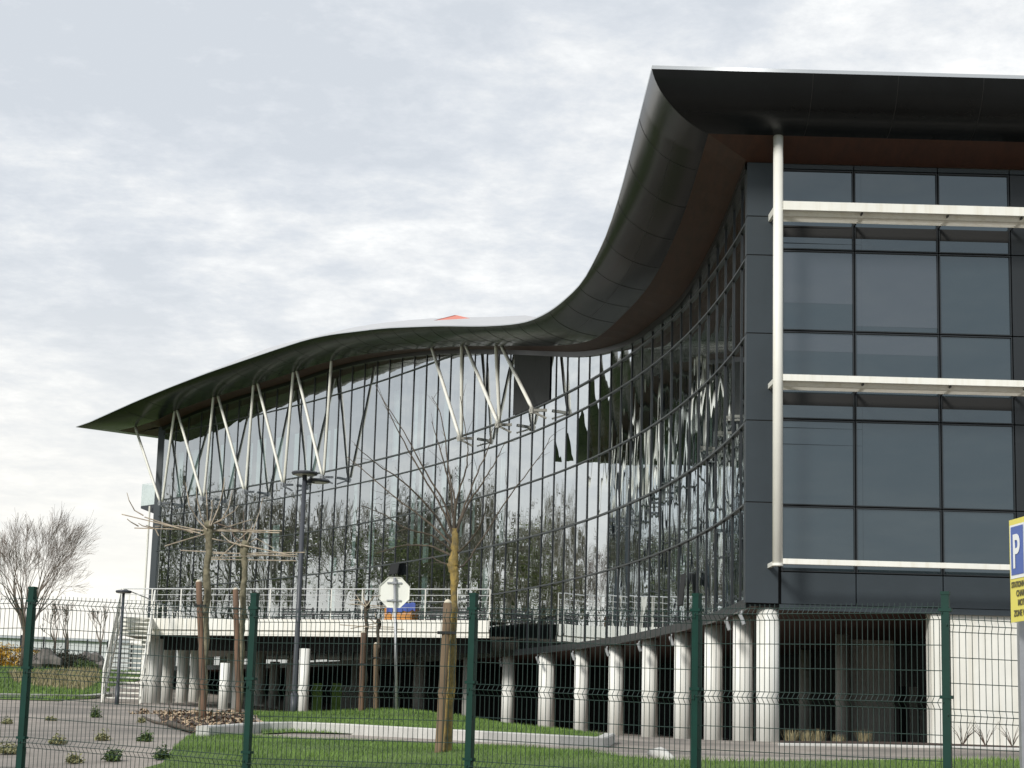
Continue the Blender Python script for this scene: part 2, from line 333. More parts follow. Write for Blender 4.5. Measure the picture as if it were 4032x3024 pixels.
def inpoly(x, y, poly):
    c = np.zeros(len(x), bool); n = len(poly); j = n - 1
    for i in range(n):
        xi, yi = poly[i]; xj, yj = poly[j]
        c ^= ((yi > y) != (yj > y)) & (x < (xj - xi) * (y - yi) / (yj - yi + 1e-12) + xi); j = i
    return c
def drape(name, poly, material, off=.02, step=.5, bulge=0.0):
    pts = []
    for i in range(len(poly)):
        a = Vector(poly[i]); b = Vector(poly[(i + 1) % len(poly)]); k = max(1, int((b - a).length / step))
        pts += [a.lerp(b, q / k) for q in range(k)]
    n0 = len(pts); P2 = np.array([tuple(p) for p in pts])
    x = np.arange(P2[:, 0].min() + step / 2, P2[:, 0].max(), step); y = np.arange(P2[:, 1].min() + step / 2, P2[:, 1].max(), step)
    XX, YY = np.meshgrid(x, y); XX = XX.ravel() + RNG.uniform(-.1, .1, XX.size) * step; YY = YY.ravel() + RNG.uniform(-.1, .1, YY.size) * step
    k = inpoly(XX, YY, [tuple(p) for p in pts]); pts += [Vector((a, c)) for a, c in zip(XX[k], YY[k])]
    r = delaunay_2d_cdt(pts, [], [list(range(n0))], 1, 1e-4)
    V = np.array([tuple(p) for p in r[0]]); Z = hgt(V[:, 0], V[:, 1]) + off
    mb = MB(); mb.v = np.c_[V, Z].tolist(); mb.f = [tuple(f) for f in r[2]]; mb.mi = [0] * len(mb.f)
    return mb.build(name, material, smooth=True)
def g2(u, v, **k): p = G(u, v, **k); return (p.x, p.y)
near_poly = [(-3.2, 14), g2(640, 3010), g2(690, 2945), g2(720, 2917), g2(784, 2896), g2(1000, 2905), g2(1276, 2920), g2(1560, 2928), g2(1823, 2936), g2(2100, 2950), g2(2279, 2965), g2(2450, 2985), g2(2607, 2999), g2(2917, 3005), g2(3400, 3001), g2(4100, 3006), (8.5, 14)]
near_poly[0] = (near_poly[1][0] - 1.0, 17)
near_poly.insert(0, (near_poly[0][0] + .5, 13))
o = drape('lawn', near_poly, lawn_m); o['kind'] = 'structure'
mound_poly = [g2(1030, 2893), g2(1150, 2888), g2(1700, 2907), g2(2040, 2922), g2(2375, 2940), (2.1, 37.5), (1.2, 44), (.9, 52), (0, 60), (-4, 62), (-7.9, 61), (-6.4, 48), (-4.7, 38)]
o = drape('lawn', mound_poly, lawn_m); o['kind'] = 'structure'
field_poly = [(-60, 58), (-13.9, 61.5), (-15.4, 76), (-18.5, 92), (-20, 119), (-60, 119)]
o = drape('lawn', field_poly, lawn_m, step=1.0); o['kind'] = 'structure'
bed_poly = [g2(3075, 2930, y0=25), g2(3400, 2934, y0=25), g2(3800, 2943, y0=25), g2(4200, 2955, y0=25), (14, 39.9), (5.6, 39.9)]
o = drape('planting_bed', bed_poly, soil, off=.03, step=.4); o['kind'] = 'structure'

def blades(polys, n, hmin, hmax, wd, ylim=(0, 200)):
    mb = MB(); V = []; 
    for poly in polys:
        a = np.array(poly); x = RNG.uniform(a[:, 0].min(), a[:, 0].max(), n); y = RNG.uniform(a[:, 1].min(), a[:, 1].max(), n)
        k = inpoly(x, y, poly) & (y > ylim[0]) & (y < ylim[1]) & (np.abs(x) < y * .29); x = x[k]; y = y[k]; z = hgt(x, y) + .015
        an = RNG.uniform(0, 2 * np.pi, len(x)); hh = RNG.uniform(hmin, hmax, len(x)) * (1 + .5 * np.sin(x * 2.1) * np.cos(y * 1.7)); ln = RNG.uniform(-.5, .5, (len(x), 2)) * hh[:, None]
        dx = np.cos(an) * wd; dy = np.sin(an) * wd
        V.append(np.stack([np.c_[x - dx, y - dy, z], np.c_[x + dx, y + dy, z], np.c_[x + ln[:, 0], y + ln[:, 1], z + hh]], 1).reshape(-1, 3))
    V = np.concatenate(V); mb.v = V.tolist(); mb.f = [(i, i + 1, i + 2) for i in range(0, len(V), 3)]; mb.mi = [0] * len(mb.f); return mb
o = blades([near_poly], 150000, .025, .06, .005).build('grass', blade_m); tag(o, 'short green grass blades of the lawn just behind the fence', None, kind='stuff')
o = blades([mound_poly], 90000, .03, .08, .008).build('grass', blade_m); tag(o, 'green grass blades of the mound round the octagonal sign', None, kind='stuff')
o = blades([field_poly], 90000, .06, .16, .02, (60, 119)).build('grass', blade_m); tag(o, 'rougher green grass of the bank beside the outdoor stairs', None, kind='stuff')
fp = [g2(30, 2650, y1=125), g2(150, 2652, y1=125), g2(380, 2640, y1=125), g2(395, 2680, y1=125), g2(330, 2720, y1=125), g2(180, 2710, y1=125), g2(60, 2690, y1=125)]
o = blades([fp], 11000, .10, .32, .03, (60, 130)).build('dry_grass', dry_m); tag(o, 'straw-coloured dead grass along the top of the left bank', None, kind='stuff')

def kerb(name, pts, ht, wd, label, off=0.0):
    mb = MB(); L_ = []
    for i in range(len(pts) - 1):
        a = Vector(pts[i][:2]); b = Vector(pts[i + 1][:2]); k = max(1, int((b - a).length / 1.0)); L_ += [a.lerp(b, q / k) for q in range(k)]
    L_.append(Vector(pts[-1][:2])); sec = []
    for i, p in enumerate(L_):
        t = (L_[min(i + 1, len(L_) - 1)] - L_[max(0, i - 1)]).normalized(); nn = Vector((-t.y, t.x)); z = h1(p.x, p.y); w2 = wd
        q0 = p; q1 = p + nn * w2; sec.append([(q0.x, q0.y, z - .15), (q0.x, q0.y, z + ht - .02), (q0.x + nn.x * .02, q0.y + nn.y * .02, z + ht), (q1.x, q1.y, z + ht), (q1.x, q1.y, z - .15)])
    for j in range(4): mb.strip([s[j] for s in sec], [s[j + 1] for s in sec])
    mb.poly(sec[0]); mb.poly(sec[-1][::-1])
    o = mb.build(name, kerb_m); o['kind'] = 'structure'; return o
kerb('kerb', [g2(820, 2908), g2(950, 2894), g2(1060, 2884), g2(1148, 2882), g2(1500, 2900), g2(1900, 2921), g2(2200, 2936), g2(2378, 2944), (2.02, 35.2)], .17, .18, '')
kerb('kerb', [g2(3070, 2936, y0=25), g2(3400, 2940, y0=25), g2(3800, 2949, y0=25), g2(4200, 2961, y0=25)], .05, .14, '')
kerb('kerb', [(-17.2, 62.4), (-15.4, 65), (-14.9, 70), (-15.6, 78)], .14, .35, '')

# ------------------------------------------------------------------ office building: plan and levels
PC = [2.0370209330956428e-07, -8.264952613762644e-05, 0.0029105946449414707, 0.09481848383965412, 1.3101836771182134]
yy_ = np.linspace(94.4, 40, 2000); xx_ = np.polyval(PC, yy_); ss_ = np.r_[0, np.cumsum(np.hypot(np.diff(xx_), np.diff(yy_)))]; SL = ss_[-1]
def plan(s):
    x = np.interp(s, ss_, xx_); y = np.interp(s, ss_, yy_); e = .3
    sc_ = min(max(s, 0), SL); a = max(0, sc_ - e); b = min(SL, sc_ + e)
    tx = np.interp(b, ss_, xx_) - np.interp(a, ss_, xx_); ty = np.interp(b, ss_, yy_) - np.interp(a, ss_, yy_); n = math.hypot(tx, ty); tx /= n; ty /= n
    if s < 0: x += tx * s; y += ty * s
    return x, y, ty, -tx, tx, ty                    # position, outward normal, tangent
def curve_hit_s(u, o_):
    d = ray(u, 2910 + (u - 2016) * RO); r = d[0] / d[1]; S = np.linspace(0, SL, 600); return float(S[int(np.argmin([abs(off(s, o_)[0] / off(s, o_)[1] - r) for s in S]))])
def off(s, o): x, y, nx, ny, *_ = plan(s); return x + nx * o, y + ny * o
WP = [(380, 1716), (547, 1677), (684, 1632), (840, 1569), (998, 1516), (1155, 1466), (1305, 1420), (1461, 1392), (1600, 1380), (1700, 1370), (1850, 1362), (2000, 1362), (2200, 1362), (2300, 1350), (2363, 1330), (2400, 1290), (2447, 1247), (2532, 1160), (2590, 1077), (2630, 990), (2677, 886), (2710, 795), (2768, 600), (2798, 496)]
TP = [(640, 1660), (720, 1640), (880, 1581), (1052, 1530), (1200, 1487), (1313, 1445), (1403, 1425), (1475, 1408), (1600, 1392), (1700, 1380), (1850, 1376), (2000, 1378), (2300, 1390), (2400, 1370), (2519, 1327), (2602, 1254), (2678, 1200), (2731, 1124), (2811, 983), (2880, 831), (2963, 611)]
EP = [(311, 1682), (417, 1634), (525, 1585), (667, 1526), (824, 1466), (1014, 1401), (1204, 1338), (1300, 1318), (1517, 1292), (1734, 1284), (1897, 1286), (2005, 1280), (2087, 1267), (2168, 1226), (2222, 1183), (2297, 1112), (2388, 930), (2452, 729), (2497, 547), (2534, 401), (2565, 271)]
RP = [(1100, 1385), (1204, 1333), (1300, 1307), (1463, 1275), (1598, 1261), (1730, 1250), (1870, 1248), (2005, 1248), (2157, 1229), (2222, 1183)]
LV = {'F': 4.494, 'E': 6.595, 'D': 8.323, 'C': 10.192, 'B': 11.897, 'A': 12.697, 'T': 15.973}
def oe_(s): return 2.3 + .7 * (1 - min(max(s, 0), SL) / SL)
OW = 1.0
Ss = np.linspace(0, SL, 61)
def smooth(a, k=2):
    a = np.array(a); 
    for _ in range(k): a[1:-1] = .25 * a[:-2] + .5 * a[1:-1] + .25 * a[2:]
    return a
ZT = smooth([zfit(*off(s, 0), TP) for s in Ss]); ZW = smooth([zfit(*off(s, OW), WP) for s in Ss]); ZE = smooth([zfit(*off(s, oe_(s)), EP) for s in Ss], 1)
ZT[-1] = 13.95; ZT[:3] = ZT[3] - np.array([.45, .28, .12]); ZW = np.maximum(ZW, ZT - .05)
zT = lambda s: float(np.interp(s, Ss, ZT)); zW = lambda s: float(np.interp(s, Ss, ZW)); zE = lambda s: float(np.interp(s, Ss, ZE))
XC, YC = float(xx_[-1]), 40.0; XR = 34.0

bld = thing('office_building', 'large glass office building with dark wave-shaped roof and white struts, standing on white columns', 'office building', (XC, YC, 1.66))

# roof edge band (bull-nose), wooden soffit, roof top
def band_pt(wp, ep, q):
    a = q * math.pi / 2; sx = math.sin(a); cz = 1 - math.cos(a)
    sx = .25 * q + .75 * sx; cz = .15 * q + .85 * cz
    return (wp[0] + (ep[0] - wp[0]) * sx, wp[1] + (ep[1] - wp[1]) * sx, wp[2] + (ep[2] - wp[2]) * cz)
st = []                                            # (wall-top point, wood edge point, eave point, roof inner point)
ext = 3.4
def ro_pt(s, ip):
    x, y = off(s, -ip); u, v = proj(x, y, 17); z0 = zE(s) + .05
    if 1204 < u < 2175: z0 = max(z0, zfit(x, y, RP))
    return (x, y, z0)
RI = [ro_pt(s, 5.0) for s in Ss]; rz = smooth([p[2] for p in RI], 3); RI = [(p[0], p[1], z) for p, z in zip(RI, rz)]
for s, fr in ((-ext, 1), (-ext * .6, .6), (-ext * .3, .3)):
    ow = OW; e = off(s, 3.0); we = off(s * .80, ow)
    x, y = off(s, -5.0)
    st.append(((*off(s * .8, 0), ZT[0] + (.1 - .15 * fr)), (*we, zfit(*we, WP)), (*e, zfit(*e, EP)), (x, y, RI[0][2] - .2 * fr)))
tipz = 0
for i, s in enumerate(Ss):
    st.append(((*off(s, 0), ZT[i]), (*off(s, OW), ZW[i]), (*off(s, oe_(s)), ZE[i]), RI[i]))
zwc, zec = zfit(XC - OW, YC - OW, WP), 15.25
zec = zfit(XC - 2.3, YC - 2.3, EP)
st.append(((XC, YC, ZT[-1]), (XC - OW, YC - OW, zwc), (XC - 2.3, YC - 2.3, zec), RI[-1]))
for X in np.arange(6, XR + .1, 1.75):
    st.append(((X, YC, 13.95), (X, YC - OW, zwc), (X, YC - 2.3, zec), (X, YC + 5, zec + .1)))
NQ = 14
mb = MB()
bands = [[band_pt(a[1], a[2], q / NQ) for a in st] for q in range(NQ + 1)]
def fine_band(L_):
    o_ = []
    for i in range(63):
        p0, p1, p2, p3 = (Vector(L_[max(0, min(63, j))]) for j in (i - 1, i, i + 1, i + 2))
        for k in range(4):
            t_ = k / 4; o_.append(.5 * ((2 * p1) + (p2 - p0) * t_ + (2 * p0 - 5 * p1 + 4 * p2 - p3) * t_ ** 2 + (3 * p1 - p0 - 3 * p2 + p3) * t_ ** 3))
    return o_ + [Vector(L_[63]), Vector(L_[64])]
fb = [fine_band(b_) for b_ in bands]
def sheet(rows):
    n = len(mb.v); k = len(rows[0])
    for r_ in rows: mb.v += [tuple(p) for p in r_]
    for j in range(len(rows) - 1):
        for i in range(k - 1): mb.f.append((n + j * k + i, n + j * k + i + 1, n + (j + 1) * k + i + 1, n + (j + 1) * k + i)); mb.mi.append(0)
sheet(fb); sheet([b_[64:] for b_ in bands])
# end of the roof: thin dark edge running back from the tip
bx, by = .765, .64
tipE, tipW = st[0][2], st[0][1]
def back(p, d, dz=0): return (p[0] + bx * d, p[1] + by * d, p[2] + dz)
endq = [band_pt(tipW, tipE, q / NQ) for q in range(NQ + 1)]
sheet([[endq[q], back(endq[q], 24, 0)] for q in range(NQ + 1)])
o = mb.build('roof_edge', roofmetal, bld, smooth=True)
def seam(i):
    pts = [Vector(bands[q][i]) for q in range(NQ + 1)]; sm = MB(); sm.tube(pts, .007, 4); sm.build('panel_seam', seam_m, bld)
acc = 0
for i in range(4, len(st)):
    if i < 64 and i % 2 == 0: seam(i)
    if i >= 65: seam(i)
sm = MB(); sm.tube([Vector(p) for p in bands[5]][3:64], .005, 4); sm.build('panel_seam', seam_m, bld)
seam(64)
mb = MB(); mb.strip([a[0] for a in st], [a[1] for a in st])
mb.quad(st[0][0], st[0][1], back(st[0][1], 24), back(st[0][0], 24)); mb.quad(st[3][0], st[0][0], back(st[0][0], 24), back(st[3][0], 24))
for j in range(1, 4): pass
mb.build('soffit', wood_m, bld)
mb = MB(); K = []
for j, a in enumerate(st): K.append(a)
up1 = [(a[2][0], a[2][1], a[2][2] + (.075 if j > 58 else .035)) for j, a in enumerate(st)]
mb.strip([a[2] for a in st], up1); mb.build('roof_flashing', flash_m, bld, smooth=True)
mb = MB()
mids = [(a[2][0] * .5 + a[3][0] * .5, a[2][1] * .5 + a[3][1] * .5, u[2] * .42 + a[3][2] * .58) for a, u in zip(st, up1)]
mb.strip(up1, mids); mb.strip(mids, [a[3] for a in st])
mb.poly([a[3] for a in st] + [(XR, 110, 15), (10, 112, 15.5)])
mb.build('roof', rooftop_m, bld, smooth=False)
mb = MB(); ra = P(1794, 1241, 77)
mb.hexa([(ra.x - 3.4, 78, ra.z - .75), (ra.x + 2.6, 76, ra.z - .75), (ra.x + 3, 80, ra.z - .75), (ra.x - 3, 82, ra.z - .75), (ra.x - .05, 77, ra.z), (ra.x + .05, 77, ra.z), (ra.x + .05, 80, ra.z), (ra.x - .05, 80, ra.z)])
mb.build('red_skylight', red_m, bld)

# curtain wall of the curved side: one bay per panel
PW = 1.165; nb = int(round(SL / PW)); edges = np.linspace(0, SL, nb + 1); LO = ['F', 'E', 'D', 'C', 'B', 'A', 'T']
rb = random.Random(3)
for b_ in range(nb):
    s0, s1 = edges[b_], edges[b_ + 1]; x0, y0, nx0, ny0, tx0, ty0 = plan(s0); x1, y1, nx1, ny1, *_ = plan(s1)
    nx, ny = (nx0 + nx1) / 2, (ny0 + ny1) / 2
    mb = MB(); bowc = rb.uniform(-.002, .003)
    lev = [LV[k] for k in LO if LV[k] < min(zT(s0), zT(s1)) - .25]
    for li in range(len(lev)):
        za = lev[li]; top = li == len(lev) - 1
        za0 = za1 = za
        zb0, zb1 = (zT(s0), zT(s1)) if top else (lev[li + 1],) * 2
        tl = rb.uniform(-.005, .005); tv = rb.uniform(-.005, .005); bow = bowc + rb.uniform(-.0015, .0015)
        # a slightly bowed, slightly tilted pane
        n = len(mb.v); NU, NV = 6, 6
        for j in range(NV + 1):
            for i in range(NU + 1):
                a = i / NU; c = j / NV
                d = tl * (a - .5) + tv * (c - .5) + bow * (4 * a * (1 - a)) * .5 + bow * .5 * (4 * c * (1 - c)) - .008
                z = (za0 * (1 - c) + zb0 * c) * (1 - a) + (za1 * (1 - c) + zb1 * c) * a
                mb.v.append((x0 + (x1 - x0) * a + nx * d, y0 + (y1 - y0) * a + ny * d, z))
        for j in range(NV):
            for i in range(NU):
                p = n + j * (NU + 1) + i; mb.f.append((p, p + 1, p + NU + 2, p + NU + 1)); mb.mi.append(0)
    bay = mb.build('glass_bay', glass_c, bld, smooth=True)
    mb = MB(); wd = .026; dp = .018
    for s_ in ((s0,) if b_ < nb - 1 else (s0,)):
        x, y, ax, ay, tx, ty = plan(s_); z0, z1 = LV['F'] - .02, zT(s_)
        mb.hexa([(x - tx * wd - ax * .05, y - ty * wd - ay * .05, z0), (x + tx * wd - ax * .05, y + ty * wd - ay * .05, z0), (x + tx * wd + ax * dp, y + ty * wd + ay * dp, z0), (x - tx * wd + ax * dp, y - ty * wd + ay * dp, z0),
                 (x - tx * wd - ax * .1, y - ty * wd - ay * .1, z1), (x + tx * wd - ax * .1, y + ty * wd - ay * .1, z1), (x + tx * wd + ax * dp, y + ty * wd + ay * dp, z1), (x - tx * wd + ax * dp, y - ty * wd + ay * dp, z1)])
    mb.build('mullion', frame_m, bay)
for k in LO:
    mb = MB(); cur = []
    for s in np.linspace(0, SL, 181):
        if LV[k] < zT(s) - .1: cur.append(s)
    if len(cur) > 1:
        h = (.024 if k in 'AD' else .019) if k != 'F' else .10
        for (d0, d1) in ((-.05, .045),):
            A1 = [(*off(s, d1), LV[k] - h) for s in cur]; A2 = [(*off(s, d1), LV[k] + h) for s in cur]; B1 = [(*off(s, d0), LV[k] - h) for s in cur]; B2 = [(*off(s, d0), LV[k] + h) for s in cur]
            mb.strip(A1, A2); mb.strip(A2, B2); mb.strip(B1, A1)
        mb.build('transom', transom_m if k != 'F' else frame_m, bld, smooth=False)
# dark capping under the soffit where the glass ends
mb = MB(); A1 = [(*off(s, .10), zT(s) - .16) for s in Ss]; A2 = [(*off(s, .10), zT(s) + .02) for s in Ss]; mb.strip(A1, A2); mb.strip([(*off(s, -.05), zT(s) - .16) for s in Ss], A1); mb.build('head_frame', frame_m, bld)
# left end wall of the building
xl, yl, nxl, nyl, txl, tyl = plan(0)
mb = MB(); e0 = (xl - txl * .15, yl - tyl * .15)
def endp(d, o_=0): return (xl - txl * .2 + (-nxl) * d + 0, yl - tyl * .2 + (-nyl) * d)
mb.hexa([(*endp(-.18), 1.9), (*endp(24), 1.9), (endp(24)[0] + .3, endp(24)[1] - .4, 1.9), (xl + txl * .05, yl + tyl * .05 , 1.9),
         (*endp(-.18), ZT[0]), (*endp(24), ZT[0]), (endp(24)[0] + .3, endp(24)[1] - .4, ZT[0]), (xl + txl * .05, yl + tyl * .05, ZT[0])])
mb.build('end_wall', clad, bld)
mb = MB(); a = endp(-.3); mb.tube([(a[0] - .12, a[1] + .1, 5.6), (a[0] - .12, a[1] + .1, 12.4)], .05, 8); mb.build('downpipe', white, bld)
# interior: floors, dark core and pale strips imitating sky seen through the upper glazing
mb = MB()
inn = [(*off(s, -2.4), 0) for s in Ss]
for (za, zb) in ((4.6, 17.0),):
    mb.strip([(p[0], p[1], za) for p in inn], [(p[0], p[1], min(zb, zT(s) + .05)) for p, s in zip(inn, Ss)])
mb.build('inner_partition', dark_in, bld)
mb = MB()
for z in (8.2, 12.55):
    mb.strip([(*off(s, -.12), z) for s in Ss], [(*off(s, -2.4), z) for s in Ss]); mb.strip([(*off(s, -.12), z - .35) for s in Ss], [(*off(s, -.12), z) for s in Ss]); mb.strip([(*off(s, -.12), z - .35) for s in Ss], [(*off(s, -2.4), z - .35) for s in Ss])
mb.build('floor_slab', dark_in, bld)
for (s, wd_, z0, z1) in [(1.2, .5, 12.8, 15.0), (2.6, .9, 12.8, 15.0), (4.0, .35, 12.8, 15.0), (5.0, .3, 12.8, 15.0), (6.0, .4, 12.8, 15.0), (7.6, .35, 12.8, 14.8), (8.6, .8, 12.8, 14.9), (10.2, .7, 12.8, 14.8), (11.8, .4, 12.8, 14.8), (13.2, .9, 12.8, 14.6), (14.6, .5, 12.8, 14.6), (15.4, .4, 12.8, 14.6),
                        (21.0, .8, 9.0, 15.5), (22.6, .5, 9.0, 15.8), (23.5, .6, 9, 15.8), (24.6, .4, 9.0, 15.7), (25.6, .7, 9.0, 15.6), (27, .6, 9, 15), (28.3, .3, 9, 15), (19.0, .5, 5, 12.2), (15.6, .6, 5, 9), (24.0, .5, 5, 9), (17.4, .3, 8.5, 12.2), (29.6, .5, 4.8, 8), (9.4, .35, 9.6, 10.6), (10.3, .6, 9.6, 10.8), (31, .4, 8.4, 12.2)]:
    mb = MB(); q = [off(s - wd_ / 2 + wd_ * j / 6, -.35 - .05 * (j % 2)) for j in range(7)]; mb.strip([(*a, z0) for a in q], [(*a, z1) for a in q]); mb.build('sky_strip', teal_m, bld)
# open vents in the facade
for (u, v, w_, h_) in ((1553, 2240, .8, .45), (2687, 2322, .6, .8)):
    d = ray(u, v); best = min(Ss, key=lambda s: abs(off(s, .15)[0] / off(s, .15)[1] - d[0] / d[1])); 
    bs = min(np.linspace(best - 1, best + 1, 60), key=lambda s: abs(off(s, .15)[0] / off(s, .15)[1] - d[0] / d[1])); q = off(bs, .15); zc = CZ + d[2] / d[1] * q[1]
    x, y, nx, ny, tx, ty = plan(bs); mb = MB()
    for (aa, bb) in ((-1, 1),):
        mb.hexa([(x - tx * w_ / 2 + nx * .13, y - ty * w_ / 2 + ny * .13, zc + h_ / 2 - .04), (x + tx * w_ / 2 + nx * .13, y + ty * w_ / 2 + ny * .13, zc + h_ / 2 - .04), (x + tx * w_ / 2 + nx * .18, y + ty * w_ / 2 + ny * .18, zc - h_ / 2), (x - tx * w_ / 2 + nx * .18, y - ty * w_ / 2 + ny * .18, zc - h_ / 2),
                 (x - tx * w_ / 2 + nx * .13, y - ty * w_ / 2 + ny * .13, zc + h_ / 2), (x + tx * w_ / 2 + nx * .13, y + ty * w_ / 2 + ny * .13, zc + h_ / 2), (x + tx * w_ / 2 + nx * .22, y + ty * w_ / 2 + ny * .22, zc - h_ / 2 + .02), (x - tx * w_ / 2 + nx * .22, y - ty * w_ / 2 + ny * .22, zc - h_ / 2 + .02)])
    mb.build('open_vent', dark_in, bld)
sA = curve_hit_s(1985, .03); sB = curve_hit_s(2132, .03)
mb = MB(); q = np.linspace(sA, sB, 6); mb.strip([(*off(s, .03), LV['A'] + .05) for s in q], [(*off(s, .03), zT(s)) for s in q]); mb.strip([(*off(s, -.02), LV['A'] + .05) for s in q], [(*off(s, -.02), zT(s)) for s in q]); mb.build('dark_screen', screen_m, bld)
# balcony on the far end
mb = MB(); a = Vector((*endp(0), LV['A'])); dv = Vector((-txl, -tyl, 0)); nv = Vector((nxl, nyl, 0))
c0 = a + nv * .15; c1_ = c0 + dv * 1.3; c2 = c1_ - nv * 5; c3 = c0 - nv * 5
z0, z1 = LV['A'] - .42, LV['A'] - .2
bal = MB(); bal.hexa([(c0.x, c0.y, z0 - .25), (c1_.x, c1_.y, z0 + .1), (c2.x, c2.y, z0 + .1), (c3.x, c3.y, z0 - .25), (c0.x, c0.y, z1), (c1_.x, c1_.y, z1), (c2.x, c2.y, z1), (c3.x, c3.y, z1)])
bo = bal.build('balcony', lamp_m, bld)
mb = MB(); mb.quad((c0.x, c0.y, z1), (c1_.x, c1_.y, z1), (c1_.x, c1_.y, z1 + 1.1), (c0.x, c0.y, z1 + 1.1)); mb.quad((c1_.x, c1_.y, z1), (c2.x, c2.y, z1), (c2.x, c2.y, z1 + 1.1), (c1_.x, c1_.y, z1 + 1.1)); mb.build('balustrade', glass_t, bo)

# white raking struts
def curve_hit(u, v, o_):
    d = ray(u, v); r = d[0] / d[1]; S = np.linspace(-3.3, SL, 900); q = [off(s, o_) for s in S]; f_ = [a[0] / a[1] - r for a in q]
    for i in range(len(S) - 1):
        if f_[i] * f_[i + 1] <= 0:
            t = f_[i] / (f_[i] - f_[i + 1]) if f_[i] != f_[i + 1] else 0; s = S[i] * (1 - t) + S[i + 1] * t; p = off(s, o_); return Vector((p[0], p[1], CZ + d[2] / d[1] * p[1])), s
    p = off(S[-1], o_); return Vector((p[0], p[1], CZ + d[2] / d[1] * p[1])), S[-1]
struts = [((535, 1690), (629, 1974)), ((686, 1628), (639, 1976)), ((698, 1620), (795, 1955)), ((840, 1567), (803, 1955)), ((859, 1562), (960, 1928)), ((998, 1514), (967, 1928)), ((1014, 1509), (1112, 1900)), ((1155, 1464), (1119, 1900)),
          ((1168, 1460), (1268, 1870)), ((1305, 1421), (1275, 1870)), ((1700, 1368), (1808, 1716)), ((1818, 1366), (1817, 1719)), ((1836, 1366), (1959, 1662)), ((1953, 1366), (1967, 1661)), ((1977, 1368), (2094, 1605))]
feet = []
for tp, ft in struts:
    a, sa = curve_hit(*tp, OW); f_, sf = curve_hit(*ft, .62); dr = (a - f_).normalized()
    mb = MB(); mb.tube([f_, f_ + dr * .25, a - dr * .1, a + dr * .12], [.045, .064, .064, .05], 12); mb.build('strut', white, bld, smooth=True); feet.append((f_, sf))
done = []
for f_, sf in feet:
    if any(abs(sf - d) < .5 for d in done): continue
    done.append(sf); x, y, nx, ny, tx, ty = plan(max(sf, 0)); mb = MB(); z = f_.z
    mb.bar((x + nx * .1, y + ny * .1, z - .05), (x + nx * .70, y + ny * .70, z - .10), .11, .09); mb.bar((x + nx * .1, y + ny * .1, z - .32), (x + nx * .62, y + ny * .62, z - .12), .06, .06); mb.tube([(x + nx * .62, y + ny * .62, z - .2), (x + nx * .62, y + ny * .62, z + .02)], .075, 10)
    mb.build('strut_bracket', lens_m if sf > 20 else galv, bld)

# front facade on the right
mb = MB(); ph = [(3.9, 'x')]
pil = 1.0
jz = [LV['F'], 6.595, 8.323, 10.192, 11.897, 12.75, 13.95]
xp0, xp1 = XC - .06, XC + .62
for i in range(6): mb.box(xp0, xp1, YC - .04, YC + .3, jz[i] + .012, jz[i + 1] - .012)
mb.box(xp0 + .02, xp1 - .02, YC - .02, YC + .28, LV['F'], 13.95, 1)
mb.build('corner_cladding', [clad, seam_m], bld)
FX = [xp1 + .06]
m0 = P(3366, 1450, YC).x; m1_ = P(3702, 1460, YC).x; m2 = P(3990, 1470, YC).x
stepx = m1_ - m0
FX += [m0, m1_, m2, m2 + .55] + [m2 + .55 + stepx * k for k in range(1, 13)]
zf = lambda v: P(3366, v, YC).z
FZ = [LV['F'], zf(2258), zf(1996), zf(1656), zf(1545), zf(1308), zf(989), zf(905), zf(672), 13.95]
nm = ['panel', 'win', 'win', 'win', 'win', 'win', 'win', 'win', 'panel']
FZ = [LV['F'], zf(2258), zf(1996), zf(1656), zf(1308), zf(989), zf(672), 13.95]; nm = ['panel', 'win', 'win', 'win', 'win', 'win', 'panel']
rf = random.Random(11)
for i in range(len(FX) - 1):
    if FX[i] > 20: break
    for j in range(len(FZ) - 1):
        x0, x1, z0, z1 = FX[i] + .012, FX[i + 1] - .012, FZ[j] + .012, FZ[j + 1] - .012
        narrow = (FX[i + 1] - FX[i]) < .8
        if nm[j] == 'panel' or narrow:
            mb = MB(); mb.box(x0, x1, YC - .0, YC + .1, z0, z1); mb.build('cladding_panel', clad if nm[j] == 'panel' else frame_m, bld); continue
        mb = MB(); tl, tv = rf.uniform(-.002, .002), rf.uniform(-.002, .002)
        y00 = YC + .05
        isb = (i == 1 and j == 4)
        zb = z1
        mb.quad((x0, y00 - tl, z0), (x1, y00 + tl, z0), (x1, y00 + tl + tv, z1), (x0, y00 - tl + tv, z1))
        wo = mb.build('window', [glass_f], bld)
        fr = MB(); t_ = .022
        for (a0, a1, c0_, c1b) in ((x0, x1, z0, z0 + t_), (x0, x1, z1 - t_, z1), (x0, x0 + t_, z0 + t_, z1 - t_), (x1 - t_, x1, z0 + t_, z1 - t_)): fr.box(a0, a1, YC + .0, YC + .04, c0_, c1b)
        fr.build('frame', frame_m, wo)
        if j in (3, 5):  # dark strips paint in the louvres' reflection on the glass
            va, vb = (1600, 1552) if j == 3 else (938, 892); sp_ = MB(); sp_.quad((x0 + t_, YC + .044, zf(va)), (x1 - t_, YC + .044, zf(va)), (x1 - t_, YC + .044, zf(vb)), (x0 + t_, YC + .044, zf(vb))); sp_.build('louvre_reflection_strip', seam_m, wo)
        if (i, j) in ((1, 4), (0, 3), (1, 3), (0, 4)):
            bl = MB(); zz0 = {(1, 4): z0 + .13, (0, 4): z0 + .6, (0, 3): z1 - .42, (1, 3): z1 - .45}[(i, j)]; bl.quad((x0 + t_, YC + .046, zz0), (x1 - t_, YC + .046, zz0), (x1 - t_, YC + .046 + tv * .5, z1 - t_), (x0 + t_, YC + .046 + tv * .5, z1 - t_)); bl.build('blind', glass_b, wo)
mb = MB()
